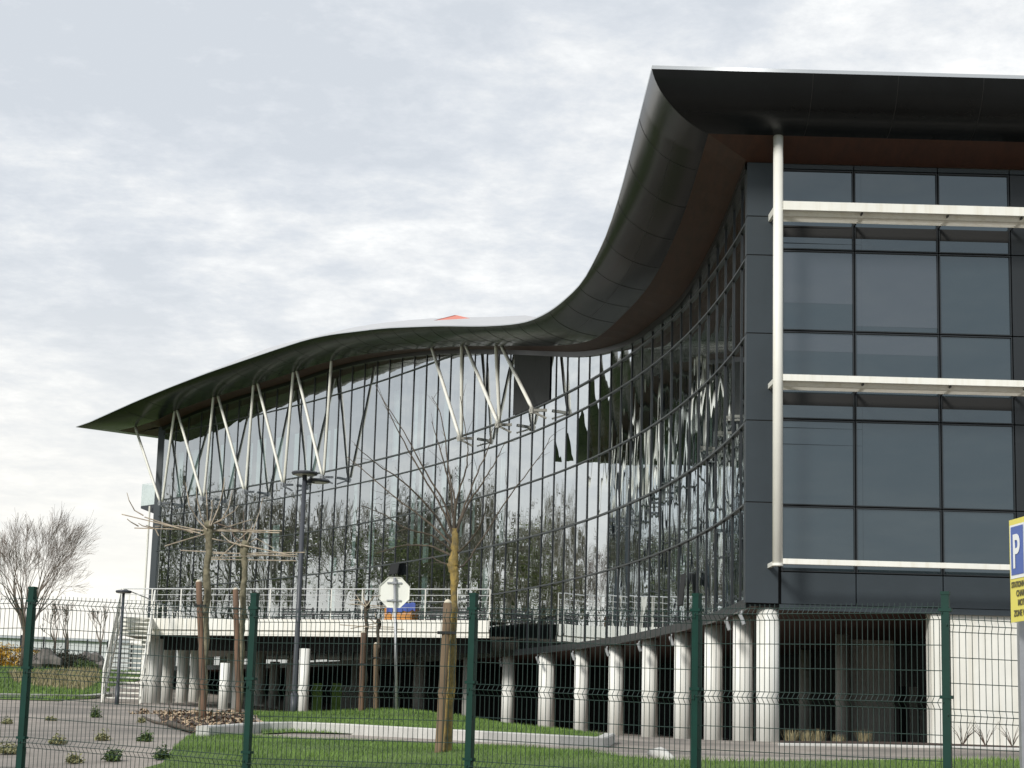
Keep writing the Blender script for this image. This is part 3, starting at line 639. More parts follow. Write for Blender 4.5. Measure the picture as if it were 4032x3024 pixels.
mb.box(XC + .3, XR, YC + .12, YC + .3, LV['F'], 13.95); mb.build('facade_backing', seam_m, bld)
mb = MB(); mb.box(xp1 + .03, XR, YC - .03, YC + .11, LV['F'] - .12, LV['F'] - .004); mb.build('sill', clad, bld)
# white sun-shade frame in front of the front facade
YS = YC - .95; cx_ = P(3063, 1400, YS).x; ztop = P(3070, 500, YS).z + .12; zbot = P(3057, 2222, YS).z
ss = MB(); ss.tube([(cx_, YS, zbot), (cx_, YS, ztop)], .105, 20, cap=True); sh = ss.build('sunshade_post', white, bld, smooth=True)
cap_ = MB(); cap_.tube([(cx_, YS, zbot - .03), (cx_, YS, zbot + .02)], .115, 20); cap_.build('post_cap', white, sh)
def shade(v_top, v_bot, louvre):
    zt = P(3093, v_top, YS).z; zb = P(3093, v_bot, YS).z
    mb = MB(); mb.box(cx_ + .10, XR - 6, YS - .06, YS + .06, zb, zt); bo_ = mb.build('sunshade_bar', white, bld)
    mb = MB(); mb.bar((cx_ - .02, YS + .02, (zt + zb) / 2 - .02), (cx_ - .05, YC - .02, (zt + zb) / 2 - .02), .06, (zt - zb) * .8); mb.build('return_arm', white, bo_)
    if louvre:
        for X in FX[1:]:
            mb = MB(); mb.bar((X, YS, zb), (X, YC, zb - .02), .03, .07); mb.build('arm', frame_m, bo_)
        mb = MB()
        for k in range(5):
            y = YS + .14 + k * .115; mb.bar((cx_ + .12, y, zb - .02), (XR - 6, y, zb - .02), .018, .115, upv=(0, -.62, .78))
        mb.build('louvre', white, bo_)
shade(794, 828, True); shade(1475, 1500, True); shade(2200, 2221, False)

# underside, undercroft and supporting columns
foot = [(*off(s, -.05), LV['F'] - .06) for s in Ss] + [(XC, YC, LV['F'] - .06), (XR, YC, LV['F'] - .06), (XR, 108, LV['F'] - .06), (-8, 108, LV['F'] - .06)]
mb = MB(); mb.poly(foot); mb.build('underside', wood_m, bld)
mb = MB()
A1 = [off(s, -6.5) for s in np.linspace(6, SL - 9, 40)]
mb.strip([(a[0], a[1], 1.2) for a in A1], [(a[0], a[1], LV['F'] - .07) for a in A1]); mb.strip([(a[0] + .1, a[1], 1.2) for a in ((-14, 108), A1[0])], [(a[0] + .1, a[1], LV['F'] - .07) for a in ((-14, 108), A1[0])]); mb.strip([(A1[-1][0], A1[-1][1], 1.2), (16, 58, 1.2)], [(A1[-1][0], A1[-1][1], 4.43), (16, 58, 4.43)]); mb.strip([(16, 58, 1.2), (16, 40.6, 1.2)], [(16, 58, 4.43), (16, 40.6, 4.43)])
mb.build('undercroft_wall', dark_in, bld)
def col_at(u, Y, ztop, r=.225, parent=None, m_=None, sides=20):
    p = GX(u, Y); mb = MB(); mb.tube([(p.x, p.y, p.z - .2), (p.x, p.y, ztop)], r, sides); return mb.build('column', m_ or column_paint, parent or bld, smooth=True)
def wallY(u, o_):
    p, s = curve_hit(u, 2910 + (u - 2016) * RO, o_); return p
cols = []
for u in (1996, 2148, 2285, 2422, 2556, 2686, 2808, 2924):
    p = wallY(u, -.35); mb = MB(); z = h1(p.x, p.y); mb.tube([(p.x, p.y, z - .3), (p.x, p.y, LV['F'] - .07)], .225 if u != 2148 else .27, 20); mb.build('column', column_paint, bld, smooth=True); cols.append(p)
p = P(3027, 2900, 40.1); mb = MB(); mb.tube([(p.x, 40.3, 1.3), (p.x, 40.3, LV['F'] - .07)], .235, 24); mb.build('column', column_paint, bld, smooth=True)
for u in (3694,):
    p = P(u, 2900, 40.2); mb = MB(); mb.box(p.x - .16, p.x + .2, 40.02, 40.5, 1.3, LV['F'] - .07); mb.build('pier', white, bld)
p = P(3725, 2900, 40.2); mb = MB(); mb.box(p.x, XR, 40.08, 40.6, 1.3, LV['F'] - .07); mb.build('render_wall', white, bld)
p = P(3300, 2900, 47); mb = MB(); mb.tube([(p.x + .12, 47, 1.3), (p.x + .12, 47, 4.3)], .18, 16); mb.build('inner_column', in_grey, bld, smooth=True)
mb = MB(); q = P(3525, 2900, 47); mb.box(p.x + .3, q.x, 47.1, 47.3, 1.3, 4.2); mb.build('inner_wall', in_grey, bld)
mb = MB(); q = P(3155, 2900, 58); mb.tube([(q.x, 57, 1.3), (q.x, 57, 4.4)], .22, 16); mb.build('inner_column', in_grey, bld, smooth=True)
for u in (3555, 3600, 3640):
    q = P(u, 2900, 50); mb = MB(); mb.box(q.x - .09, q.x + .09, 50, 50.1, 1.5, 3.2 if u != 3640 else 2.6); mb.build('inner_door', in_grey if u != 3555 else dark_in, bld)
for u, v0 in ((1248, 2690), (1325, 2690)):  # panels added for lit grass seen through gaps, its brightness put into the colour
    p = P(u, 2750, 76); q = P(u, v0, 76); mb = MB(); mb.box(p.x - .19, p.x + .19, 76, 76.1, 1.5, q.z); mb.build('lit_grass_panel', lit_grass_panel_m, bld)
for u, Y, r in ((1400, 80, .28), (1140, 74, .22), (1070, 78, .2), (1645, 74, .25), (1837, 69, .2), (1560, 84, .2)):
    col_at(u, Y, 4.4, r, bld, in_grey)
mb = MB(); p = P(1340, 2700, 78); q = P(1480, 2700, 78); mb.box(p.x, q.x, 78, 78.2, 1.5, 3.55); mb.build('inner_wall', in_grey, bld)
# small spotlights under the facade edge
for u in (1964, 2110, 2250, 2385, 2512, 2640, 2862, 2962):
    p = wallY(u, .12); mb = MB(); z = LV['F'] - .16
    mb.tube([(p.x, p.y, z), (p.x - .02, p.y - .02, z - .08)], .02, 6); mb.tube([(p.x - .04, p.y, z - .06), (p.x + .04, p.y - .04, z - .28)], .045, 10); mb.build('spotlight', cam_m, bld)

# ------------------------------------------------------------------ raised terrace with guard rail and stairs
ZD0, ZD1 = 4.92, 5.50
DL, DR = Vector((-13.75, 69.6, 0)), Vector((-.55, 65.2, 0)); DB = Vector((-13.75, 89.5, 0))
ter = thing('raised_terrace', 'white raised terrace on round columns with guard rail and outdoor stairs', 'terrace', (DL.x, DL.y, 2.5))
mb = MB(); rim = [off(s, .15) for s in np.linspace(4.3, 34.2, 30)]
top = [(DL.x, DL.y, ZD1 - .02)] + [(DR.x, DR.y, ZD1 - .02)] + [(a[0], a[1], ZD1 - .02) for a in rim[::-1]] + [(DB.x, DB.y, ZD1 - .02)]
mb.poly(top); mb.poly([(a[0], a[1], ZD0 + .05) for a in top][::-1]); mb.build('deck', in_grey, ter)
dd = (DR - DL).normalized(); dn = Vector((dd.y, -dd.x, 0))
mb = MB(); mb.bar(Vector((DL.x, DL.y, (ZD0 + .19 + ZD1) / 2)) - dd * .1, Vector((DR.x, DR.y, (ZD0 + .19 + ZD1) / 2)), .12, ZD1 - ZD0 - .19); mb.bar(Vector((DL.x, DL.y, ZD0 + .09)) - dd * .1 - dn * .06, Vector((DR.x, DR.y, ZD0 + .09)) - dn * .06, .1, .18)
mb.bar(Vector((DL.x, DL.y + .1, (ZD0 + ZD1) / 2)), Vector((DB.x, DB.y, (ZD0 + ZD1) / 2)), .12, ZD1 - ZD0)
mb.build('fascia', white, ter)
mb = MB(); mb.bar(Vector((DL.x + 1.2, DL.y + 1.5, ZD0 - .2)), Vector((DR.x, DR.y + 1.5, ZD0 - .2)), .3, .5); mb.build('beam', dark_in, ter)
npost = 13; L_ = (DR - DL).length
rail = MB()
for hz_, r_ in ((1.05, .022), (.84, .012), (.63, .009), (.42, .007), (.21, .007)):
    rail.tube([Vector((DL.x, DL.y, ZD1 + hz_)), Vector((DR.x, DR.y, ZD1 + hz_))], r_ , 6); rail.tube([Vector((DL.x, DL.y, ZD1 + hz_)), Vector((DB.x, DB.y, ZD1 + hz_))], r_, 6) if hz_ > 1 else None
gr = rail.build('guard_rail', rail_m, ter)
for k in range(npost):
    p = DL.lerp(DR, k / (npost - 1)); mb = MB(); mb.bar((p.x, p.y, ZD1 - .3), (p.x, p.y, ZD1 + 1.05), .038, .038); mb.build('rail_post', white, gr)
for k in range(1, 17):
    p = DL.lerp(DB, k / 17); mb = MB(); mb.bar((p.x, p.y, ZD1 - .1), (p.x, p.y, ZD1 + 1.05), .038, .038); mb.build('rail_post', white, gr)
for (u, Y, r) in ((584, 70.2, .36), (640, 73.5, .30), (708, 76, .24), (758, 79, .24), (873, 68, .17), (900, 82, .24), (1009, 80, .26), (1187, 67.5, .19), (925, 72, .2), (560, 70.0, .18)):
    pu = GX(u, Y); mb = MB(); zt_ = ZD0 - .1 if u != 1187 else ZD0 - .42
    if u == 873: zt_ = 3.95
    mb.tube([(pu.x, pu.y, pu.z - .2), (pu.x, pu.y, zt_)], r, 18); mb.build('column', column_paint, ter, smooth=True)
# stairs
f0 = P(476, 2765, 61.6); f0.z = h1(f0.x, f0.y); t0 = Vector((-13.15, 69.2, ZD1)); ns = 18
fd = Vector((t0.x - f0.x, t0.y - f0.y, 0)); sd = Vector((fd.y, -fd.x, 0)).normalized()
stc = MB()
for sgn in (-1, 1):
    stc.bar(f0 + sd * sgn * .56 + Vector((0, 0, .06)), t0 + sd * sgn * .56 - Vector((0, 0, .12)), .05, .34)
so_ = stc.build('staircase', white, ter)
for k in range(ns):
    c = f0.lerp(t0, (k + .5) / ns); c.z = f0.z + (ZD1 - f0.z) * (k + 1) / ns - .02; mb = MB(); mb.bar(c - sd * .53, c + sd * .53, .27, .045); mb.build('tread', white, so_)
mb = MB()
for sgn in (-1, 1):
    a = f0 + sd * sgn * .6; b2 = t0 + sd * sgn * .6; z1_ = Vector((0, 0, 1.0))
    if sgn == -1:
        mb.quad(a + Vector((0, 0, .2)), b2 + Vector((0, 0, .1)), b2 + z1_, a + z1_); mb.quad(a + Vector((-.03, 0, .2)), b2 + Vector((-.03, 0, .1)), b2 + z1_ + Vector((-.03, 0, 0)), a + z1_ + Vector((-.03, 0, 0)))
    mb.tube([a + z1_, b2 + z1_], .03, 6)
    for k in range(7):
        c = a.lerp(b2, k / 6); mb.bar(c, c + z1_, .04, .04)
mb.build('handrail', white, so_)
# things on the terrace
def deckpt(u, dback, z=ZD1): 
    d = ray(u, 2900); r = d[0] / d[1]; a = DL + Vector((0, dback, 0)); t_ = (a.x - r * a.y) / (r * (DR.y - DL.y) - (DR.x - DL.x)); return a + (DR - DL) * t_ + Vector((0, 0, z))
def slat_bench(u, dback, wd, ht, label):
    p = deckpt(u, dback); t = thing('slatted_bench', label, 'bench', p, 'slatted benches on the terrace')
    mb = MB(); n = int(ht / .09)
    for k in range(n): mb.bar(p + dd * (-wd / 2) + Vector((0, 0, .08 + k * .09)), p + dd * wd / 2 + Vector((0, 0, .08 + k * .09)), .02, .045)
    mb.build('backrest', slat_m, t); mb = MB()
    for k in range(4): mb.bar(p + dd * (-wd / 2) + Vector((0, .06 + k * .1, .4)), p + dd * wd / 2 + Vector((0, .06 + k * .1, .4)), .08, .02)
    mb.build('seat', slat_m, t)
    for s_ in (-1, 1):
        mb = MB(); q = p + dd * s_ * (wd / 2 - .06); mb.bar(q, q + Vector((0, 0, ht)), .05, .05); mb.build('leg', slat_m, t); mb = MB(); mb.bar(q + Vector((0, .4, 0)), q + Vector((0, .4, .4)), .05, .05); mb.build('leg', slat_m, t)
slat_bench(1720, 1.6, .75, .62, 'dark slatted bench just right of the orange crate on the terrace')
slat_bench(1660, 2.4, .8, .45, 'low dark slatted bench directly beside the right end of the orange crate')
slat_bench(1840, 2.2, 1.1, .6, 'dark slatted bench nearest the right end of the terrace rail')
slat_bench(1425, 2.2, .8, .5, 'dark slatted bench to the left of the octagonal sign on the terrace')
slat_bench(1150, 2.8, 1.3, .6, 'dark slatted bench behind the rail next to the tall lamp post')
slat_bench(1300, 2.6, 1.2, .5, 'dark slatted bench midway between the lamp post and the octagonal sign')
cp_ = deckpt(1562, 1.2); cr1 = thing('crate', 'orange plastic crate on the white terrace behind the octagonal sign', 'crate', cp_)
mb = MB(); mb.bar(cp_ - dd * .5 + Vector((0, 0, .24)), cp_ + dd * .5 + Vector((0, 0, .24)), .6, .44); mb.build('body', orange, cr1)
mb = MB(); 
for k in range(3): mb.bar(cp_ - dd * .52 + Vector((0, 0, .08 + k * .17)), cp_ + dd * .52 + Vector((0, 0, .08 + k * .17)), .64, .02)
mb.build('rib', orange, cr1)
mb = MB(); q0 = cp_ + Vector((0, 0, .50)); A = []; B = []; C_ = []
for k in range(11):
    x = -.53 + 1.06 * k / 10; w_ = .04 * math.sin(k * 2.3); A.append(q0 + dd * x + Vector((0, -.36, -.12 + w_ - .10 * (1 - k / 10)))); B.append(q0 + dd * x + Vector((0, -.34, .10 + w_ * .5 + .05 * k / 10))); C_.append(q0 + dd * x + Vector((0, .36, .12 + w_)))
mb.strip(A, B); mb.strip(B, C_); one('tarpaulin', mb, blue, 'crumpled blue tarpaulin lying over the orange crate', 'tarpaulin', q0)

# ------------------------------------------------------------------ green mesh fence
posts = [(72 * 1.8228 - 2, 2320, 19.9), (1004, 2346, 18.9), (1866, 2346, 18.1), (2745, 2348, 16.9), (3722, 2342, 15.3)]
pts_ = [P(*a) for a in posts]
l0 = P(-700, 2330, 20.6); r0 = Vector((pts_[-1].x + 2.5, 15.1, pts_[-1].z - .06))
allp = [l0] + pts_ + [r0]
fen = thing('mesh_fence', 'dark green welded mesh fence with square posts and V folds across the foreground', 'fence', (pts_[2].x, pts_[2].y, .9))
for i, p in enumerate(allp):
    if i in (0,): continue
    mb = MB(); zb = h1(p.x, p.y) - .1
    d_ = (allp[min(i + 1, len(allp) - 1)] - allp[i - 1]); d_.z = 0; d_.normalize(); mb.bar((p.x, p.y, zb), (p.x, p.y, p.z), .062, .062, upv=d_); po = mb.build('post', green_paint, fen)
    mb = MB(); mb.bar((p.x, p.y, p.z), (p.x, p.y, p.z + .025), .07, .07, upv=d_); mb.build('cap', green_paint, po)
    for zz_ in (.12, .8, 1.5): mb = MB(); mb.bar(Vector((p.x, p.y, p.z - zz_)) - d_ * .05, Vector((p.x, p.y, p.z - zz_)) + d_ * .05, .072, .025); mb.build('clamp', green_paint, po)
prof = [(0, 0), (-.035, 0), (-.085, .045), (-.135, 0), (-.735, 0), (-.785, .045), (-.835, 0), (-1.435, 0), (-1.485, .045), (-1.535, 0), (-2.0, 0)]
hors = [(-.035, 0), (-.085, .045), (-.135, 0), (-.335, 0), (-.535, 0), (-.735, 0), (-.785, .045), (-.835, 0), (-1.035, 0), (-1.235, 0), (-1.435, 0), (-1.485, .045), (-1.535, 0), (-1.735, 0), (-1.935, 0)]
ptop = [(.08, .06), (.06, .10), (.12, .12), (.08, .10), (.075, .06), (.155, .155)]
for i in range(len(allp) - 1):
    a, b_ = allp[i], allp[i + 1]; d_ = b_ - a; L_ = math.hypot(d_.x, d_.y); t_ = Vector((d_.x, d_.y, 0)) / L_; n_v = Vector((t_.y, -t_.x, 0)); k = int(L_ / .05)
    za, zb = a.z - ptop[i][0], b_.z - ptop[i][1]
    mb = MB(); x0_ = (L_ - k * .05) / 2
    for j in range(k + 1):
        x = x0_ + j * .05; q = a + t_ * x; zt_ = za + (zb - za) * x / L_
        mb.tube([Vector((q.x, q.y, zt_ + dz_)) + n_v * o_ for dz_, o_ in prof], .0030, 4, cap=False)
    for dz_, o_ in hors:
        mb.tube([Vector((a.x, a.y, za + dz_)) + n_v * o_ + t_ * .02, Vector((b_.x, b_.y, zb + dz_)) + n_v * o_ - t_ * .02], .0034, 4, cap=False)
    mb.build('mesh_panel', green_wire, fen)

# ------------------------------------------------------------------ trees
def spread(v, ang, rnd):
    v = v.normalized(); a = Vector((rnd.uniform(-1, 1), rnd.uniform(-1, 1), rnd.uniform(-1, 1))); a = (a - v * a.dot(v)).normalized()
    return (v * math.cos(ang) + a * math.sin(ang)).normalized()
def grow(mb, p, d, L, r, depth, rnd, upb=.25, ang=.5, kids=3, rmin=.004, ratio=.72, tips=None):
    k = 4; pts = [p]; rad = [r]; q = p; dd_ = d
    for i in range(k):
        dd_ = (dd_ + Vector((rnd.uniform(-.12, .12), rnd.uniform(-.12, .12), rnd.uniform(-.06, .1)))).normalized(); q = q + dd_ * L / k; pts.append(q); rad.append(max(rmin, r * (1 - .45 * (i + 1) / k)))
    mb.tube(pts, rad, 5 if r > .03 else 3, cap=False)
    if tips is not None and depth <= 1: tips.append((q, dd_))
    if depth == 0: return
    for c in range(kids + (1 if rnd.random() < .4 else 0)):
        j = k if c == 0 else rnd.randint(2, k); a = ang * rnd.uniform(.5, 1.25) if c else ang * .35
        nd = spread(dd_, a, rnd); nd.z += upb * rnd.uniform(.1, 1.0); nd.normalize()
        grow(mb, pts[j], nd, L * ratio * rnd.uniform(.75, 1.1), max(rmin, rad[j] * (.78 if c == 0 else .6)), depth - 1, rnd, upb, ang, kids, rmin, ratio, tips)
def bare_tree(name, base, H, seed, label, group=None, depth=5, ang=.55, kids=3, trunk_f=.28, r0=None, m1=bark, m2=twig_m, leafm=None, nleaf=0, rmin=.006, lean=0, upb=.2, first=4, ratio=.74):
    rnd = random.Random(seed); t = thing(name, label, 'tree', base, group); r0 = r0 or H * .018
    mb = MB(); top_ = Vector(base) + Vector((lean, 0, H * trunk_f)); mb.tube([Vector(base) - Vector((0, 0, .2)), Vector(base) + Vector((lean * .4, 0, H * trunk_f * .5)), top_], [r0 * 1.2, r0, r0 * .9], 8); mb.build('trunk', m1, t, smooth=True)
    mb = MB(); tips = []
    for c in range(first):
        an = 2 * math.pi * (c + rnd.uniform(0, .6)) / first; el = rnd.uniform(.35, .75 if first < 6 else 1.05) if c else .1
        d = Vector((math.cos(an) * math.sin(el), math.sin(an) * math.sin(el), math.cos(el)))
        grow(mb, top_ - Vector((0, 0, .02 * H * c / first)), d, H * (.25 if ratio < .78 else .235), r0 * .62, depth, rnd, upb, ang, kids, rmin, ratio, tips)
    mb.build('crown', m2, t)
    if leafm and nleaf:
        lb = MB()
        for q in range(nleaf):
            tp, td = rnd.choice(tips); c = tp + Vector((rnd.gauss(0, .35), rnd.gauss(0, .35), rnd.gauss(-.2, .5))); s_ = rnd.uniform(.06, .16)
            a = Vector((rnd.uniform(-1, 1), rnd.uniform(-1, 1), rnd.uniform(-1, 1))).normalized() * s_; b2 = a.cross(Vector((rnd.uniform(-1, 1), rnd.uniform(-1, 1), 1))).normalized() * s_ * .6
            lb.poly([c - a, c + b2, c + a])
        lb.build('foliage', leafm, t)
    return t
def copy_tree(o, loc, rz, sc_, label=None):
    c = o.copy(); COL.objects.link(c); c.location = loc; c.rotation_euler = (0, 0, rz); c.scale = (sc_,) * 3
    if label: c['label'] = label
    for ch in list(o.children):
        d = ch.copy(); COL.objects.link(d); d.parent = c
    return c
p = G(92, 2618, y1=125); p = P(92, 2600, 112); p.z = h1(p.x, p.y)
bare_tree('bare_tree', p, (P(92, 2015, 112).z - p.z) * 1.13, 5, 'tall bare tree with a rounded crown on the grass bank at the left edge', depth=5, ang=.42, kids=3, trunk_f=.20, r0=.17, m2=twig_warm, rmin=.0055, upb=-.02, first=7, ratio=.80)
for (u, vt, Y, sd_, lb_) in ((212, 2390, 128, 21, 'small bare tree with a forked trunk, left one of the pair behind the shrubs'), (262, 2385, 128, 22, 'small bare tree with reddish twigs, right one of the pair behind the shrubs'), (392, 2395, 132, 23, 'smallest bare tree, standing alone just left of the slim lamp')):
    p = P(u, 2600, Y); p.z = h1(p.x, p.y); bare_tree('small_bare_tree', p, P(u, vt, Y).z - p.z, sd_, lb_, depth=4, ang=.5, kids=2, trunk_f=.42, r0=.10, m2=twig_warm, rmin=.014, upb=.15, first=3)
# trees out of the frame on the left, seen mirrored in the glass
RG = 'trees mirrored in the glass facade'
rl = 'tall bare tree off to the left of the building, mirrored in the glass facade'
gl = 'tree in first yellow-green leaf off to the left, mirrored in the glass facade'
tA = bare_tree('bare_tree', Vector((-52, 92, h1(-52, 92))), 15, 41, rl, RG, depth=5, ang=.5, kids=3, rmin=.013, m2=mirror_twig, m1=mirror_twig, trunk_f=.2, first=5)
tB = bare_tree('bare_tree', Vector((-60, 108, h1(-60, 108))), 16, 42, rl, RG, depth=5, ang=.45, kids=3, rmin=.013, m2=mirror_twig, m1=mirror_twig, trunk_f=.18, first=5)
tC = bare_tree('leafing_tree', Vector((-44, 118, h1(-44, 118))), 14, 43, gl, 'leafing trees mirrored in the glass facade', depth=4, ang=.5, kids=3, rmin=.014, m2=mirror_twig, trunk_f=.15, leafm=leaf_new, nleaf=9000, first=5)
rt = random.Random(77)
for k, (X, Y) in enumerate([(-58, 84), (-47, 101), (-50, 94), (-66, 98), (-54, 116), (-62, 124), (-40, 110), (-45, 128), (-52, 138), (-60, 76), (-49, 112)]):
    copy_tree((tA, tB)[k % 2], Vector((X, Y, h1(X, Y))), rt.uniform(0, 6), rt.uniform(.74, 1.0))
for (X, Y) in [(-49, 122), (-56, 104), (-46, 128), (-41, 104)]:
    copy_tree(tC, Vector((X, Y, h1(X, Y))), rt.uniform(0, 6), rt.uniform(.7, .9))

# young tree in the middle with a lichen-covered trunk, and its stake
Y0 = 23.0
base = P(1757, 2985, Y0); base.z = h1(base.x, base.y) if True else 0
yt = thing('young_tree', 'young bare tree with yellow lichen-covered trunk and long branches, tied to a thick stake', 'tree', base)
tp = [(1755, 2985), (1776, 2700), (1784, 2450), (1788, 2330), (1790, 2260), (1782, 2225), (1790, 2180), (1792, 2120), (1790, 2080)]
mb = MB(); q = [P(u, v, Y0) for u, v in tp]; q[0].z -= .3; qf = []; rf_ = []; r_ = [.058, .048, .044, .042, .056, .064, .048, .046, .022]; rq = random.Random(4)
for i in range(len(q) - 1):
    for k in range(5): t_ = k / 5; qf.append(q[i].lerp(q[i + 1], t_) + Vector((rq.uniform(-.005, .005), rq.uniform(-.005, .005), 0))); rf_.append((r_[i] * (1 - t_) + r_[i + 1] * t_) * rq.uniform(.9, 1.13))
qf.append(q[-1]); rf_.append(.034); mb.tube(qf, rf_, 10); mb.build('trunk', lichen, yt, smooth=True)
brs = [([(1785, 2110), (1740, 2000), (1640, 1830), (1560, 1680), (1478, 1515)], 0), ([(1786, 2110), (1750, 1985), (1660, 1830), (1590, 1700), (1500, 1560)], .3), ([(1783, 2140), (1700, 2010), (1590, 1900), (1490, 1830), (1394, 1750)], -.4), ([(1783, 2150), (1690, 2060), (1560, 1960), (1440, 1860), (1370, 1800)], .5),
       ([(1790, 2090), (1776, 1950), (1750, 1830), (1725, 1740), (1700, 1660)], .2), ([(1790, 2080), (1800, 1960), (1835, 1850), (1840, 1750), (1812, 1560)], -.3), ([(1793, 2090), (1830, 1990), (1880, 1860), (1925, 1760), (1932, 1695)], .4), ([(1795, 2110), (1840, 1990), (1900, 1900), (1950, 1820), (1990, 1740)], -.1),
       ([(1800, 2232), (1830, 2222), (1880, 2150), (2010, 1950), (2130, 1790), (2168, 1720)], .1), ([(1780, 2170), (1700, 2110), (1600, 2080), (1500, 2020), (1420, 1990)], -.2), ([(1780, 2190), (1690, 2150), (1580, 2150), (1480, 2180)], .3), ([(1792, 2100), (1790, 1980), (1770, 1860), (1740, 1650), (1700, 1560)], .6), ([(1798, 2180), (1850, 2130), (1900, 2050), (1915, 1980)], -.5), ([(1776, 2225), (1740, 2215), (1700, 2190)], .1)]
rnd = random.Random(9)
for br_, dy_ in brs:
    n = len(br_); pts = [P(u, v, Y0 + dy_ * i / (n - 1) * 1.6) for i, (u, v) in enumerate(br_)]
    # catmull resample
    fine = []
    for i in range(n - 1):
        p0 = pts[max(0, i - 1)]; p1 = pts[i]; p2 = pts[i + 1]; p3 = pts[min(n - 1, i + 2)]
        for k in range(5):
            t_ = k / 5; fine.append(.5 * ((2 * p1) + (p2 - p0) * t_ + (2 * p0 - 5 * p1 + 4 * p2 - p3) * t_ ** 2 + (3 * p1 - p0 - 3 * p2 + p3) * t_ ** 3) + Vector((rnd.uniform(-.006, .006), 0, rnd.uniform(-.006, .006))))
    fine.append(pts[-1]); mb = MB(); m_ = len(fine); mb.tube(fine, [.0145 * (1 - .8 * i / m_) for i in range(m_)], 6, cap=False)
    for i in range(m_ // 2, m_, 3):
        d = (fine[min(i + 1, m_ - 1)] - fine[i - 1]).normalized(); nd = spread(d, rnd.uniform(.4, .9), rnd); nd.y *= .4; e = fine[i] + nd * rnd.uniform(.10, .32); mb.tube([fine[i], (fine[i] + e) / 2 + Vector((0, 0, .01)), e], [.0034, .0026, .0016], 3, cap=False)
    mb.build('branch', bark, yt)
def stake(a, b, r, mat_, label, cutm=cutwood, tie=None):
    a = Vector(a); b = Vector(b); t = thing('wooden_stake', label, 'stake', (a.x, a.y, a.z)); mb = MB(); d = (b - a); k = 6
    a2 = a - d.normalized() * .25
    mb.tube([a2.lerp(b, i / k) + Vector((random.uniform(-.004, .004), 0, 0)) for i in range(k + 1)], [r * random.uniform(.96, 1.05) for i in range(k + 1)], 12); mb.build('pole', mat_, t, smooth=True)
    mb = MB(); mb.tube([b, b + d.normalized() * .02, b + d.normalized() * .045], [r * .99, r * .9, r * .3], 12); mb.build('cut_top', cutm, t, smooth=True)
    if tie:
        mb = MB()
        for f_ in tie: c = a.lerp(b, f_); mb.bar(c - Vector((.10, 0, 0)), c + Vector((.12, 0, 0)), r * 2.3, .03)
        mb.build('rubber_tie', rubber, t)
    return t
sb_ = P(1728, 2962, 22.8); sb_.z = h1(sb_.x, sb_.y)
stake(P(1727, 2965, 22.8), P(1763, 2375, 22.8), .047, stake_m, 'thick weathered round stake with a pale cut top beside the lichen-covered trunk', tie=(.80,))

# espaliered trees trained flat on bamboo canes
def trained(u0, vb, u1, vh, Y, canes, shoots, label, seed, r0=.06, mb_=mossbark, cg=.012):
    rnd = random.Random(seed); base = P(u0, vb, Y); base.z = h1(base.x, base.y); t = thing('trained_tree', label, 'tree', base)
    hd = P(u1, vh, Y); mb = MB(); k = 30; pts = [base.lerp(hd, i / k) + Vector((.018 * math.sin(i * .9 + seed) + rnd.uniform(-.008, .008), 0, 0)) for i in range(k + 1)]; pts[0].z -= .2
    mb.tube(pts, [r0 * (1.02 - .18 * i / k + (.16 if i % 6 == 3 else 0) + rnd.uniform(-.06, .06) + (.5 if i > k - 2 else 0)) for i in range(k + 1)], 9); mb.tube([hd - Vector((0, 0, .02)), hd + Vector((0, 0, .12))], [r0 * 1.7, r0 * .9], 9); mb.build('trunk', mb_, t, smooth=True)
    for (ua, va, ub, vb_, dy_) in canes:
        mb = MB(); a = P(ua, va, Y + dy_); b = P(ub, vb_, Y - dy_); mb.tube([a, b], cg, 6); mb.build('bamboo_cane', bamboo, t)
    for sh in shoots:
        mb = MB(); pts = [P(u, v, Y + rnd.uniform(-.15, .15)) for u, v in sh]; n = len(pts); mb.tube(pts, [cg * 1.15 * (1 - .7 * i / n) for i in range(n)], 5, cap=False); mb.build('shoot', twig_m if rnd.random() < .3 else bamboo, t)
    return t
trained(800, 2805, 822, 2075, 38, [(530, 2079, 770, 2086, .3), (705, 2085, 1100, 2098, .1), (480, 2025, 790, 2100, .5), (650, 2150, 990, 2046, -.5), (830, 2120, 1140, 2185, .6), (830, 2086, 1110, 2090, .1), (570, 2036, 760, 2098, .4)],
        [[(815, 2080), (790, 2030), (775, 1960), (772, 1900)], [(818, 2070), (815, 1990), (812, 1930)], [(825, 2070), (835, 2010), (834, 1970)], [(830, 2070), (860, 2000), (878, 1930), (885, 1880)], [(835, 2065), (880, 2040), (925, 2010), (938, 1990)], [(815, 2085), (780, 2050), (745, 1990), (730, 1900)], [(845, 2060), (870, 2050), (900, 2000), (915, 1930)],
         [(565, 2030), (530, 2010), (508, 1970), (500, 1940)], [(600, 2080), (560, 2070), (545, 2060)], [(545, 2072), (515, 2055), (500, 2043)], [(800, 2090), (700, 2070), (610, 2072)], [(850, 2060), (900, 2075), (960, 2090), (985, 2082)], [(625, 2110), (610, 2080), (575, 2068)]],
        'trained tree with bamboo canes spread like a wheel, left of the pair by the terrace', 3, .072)
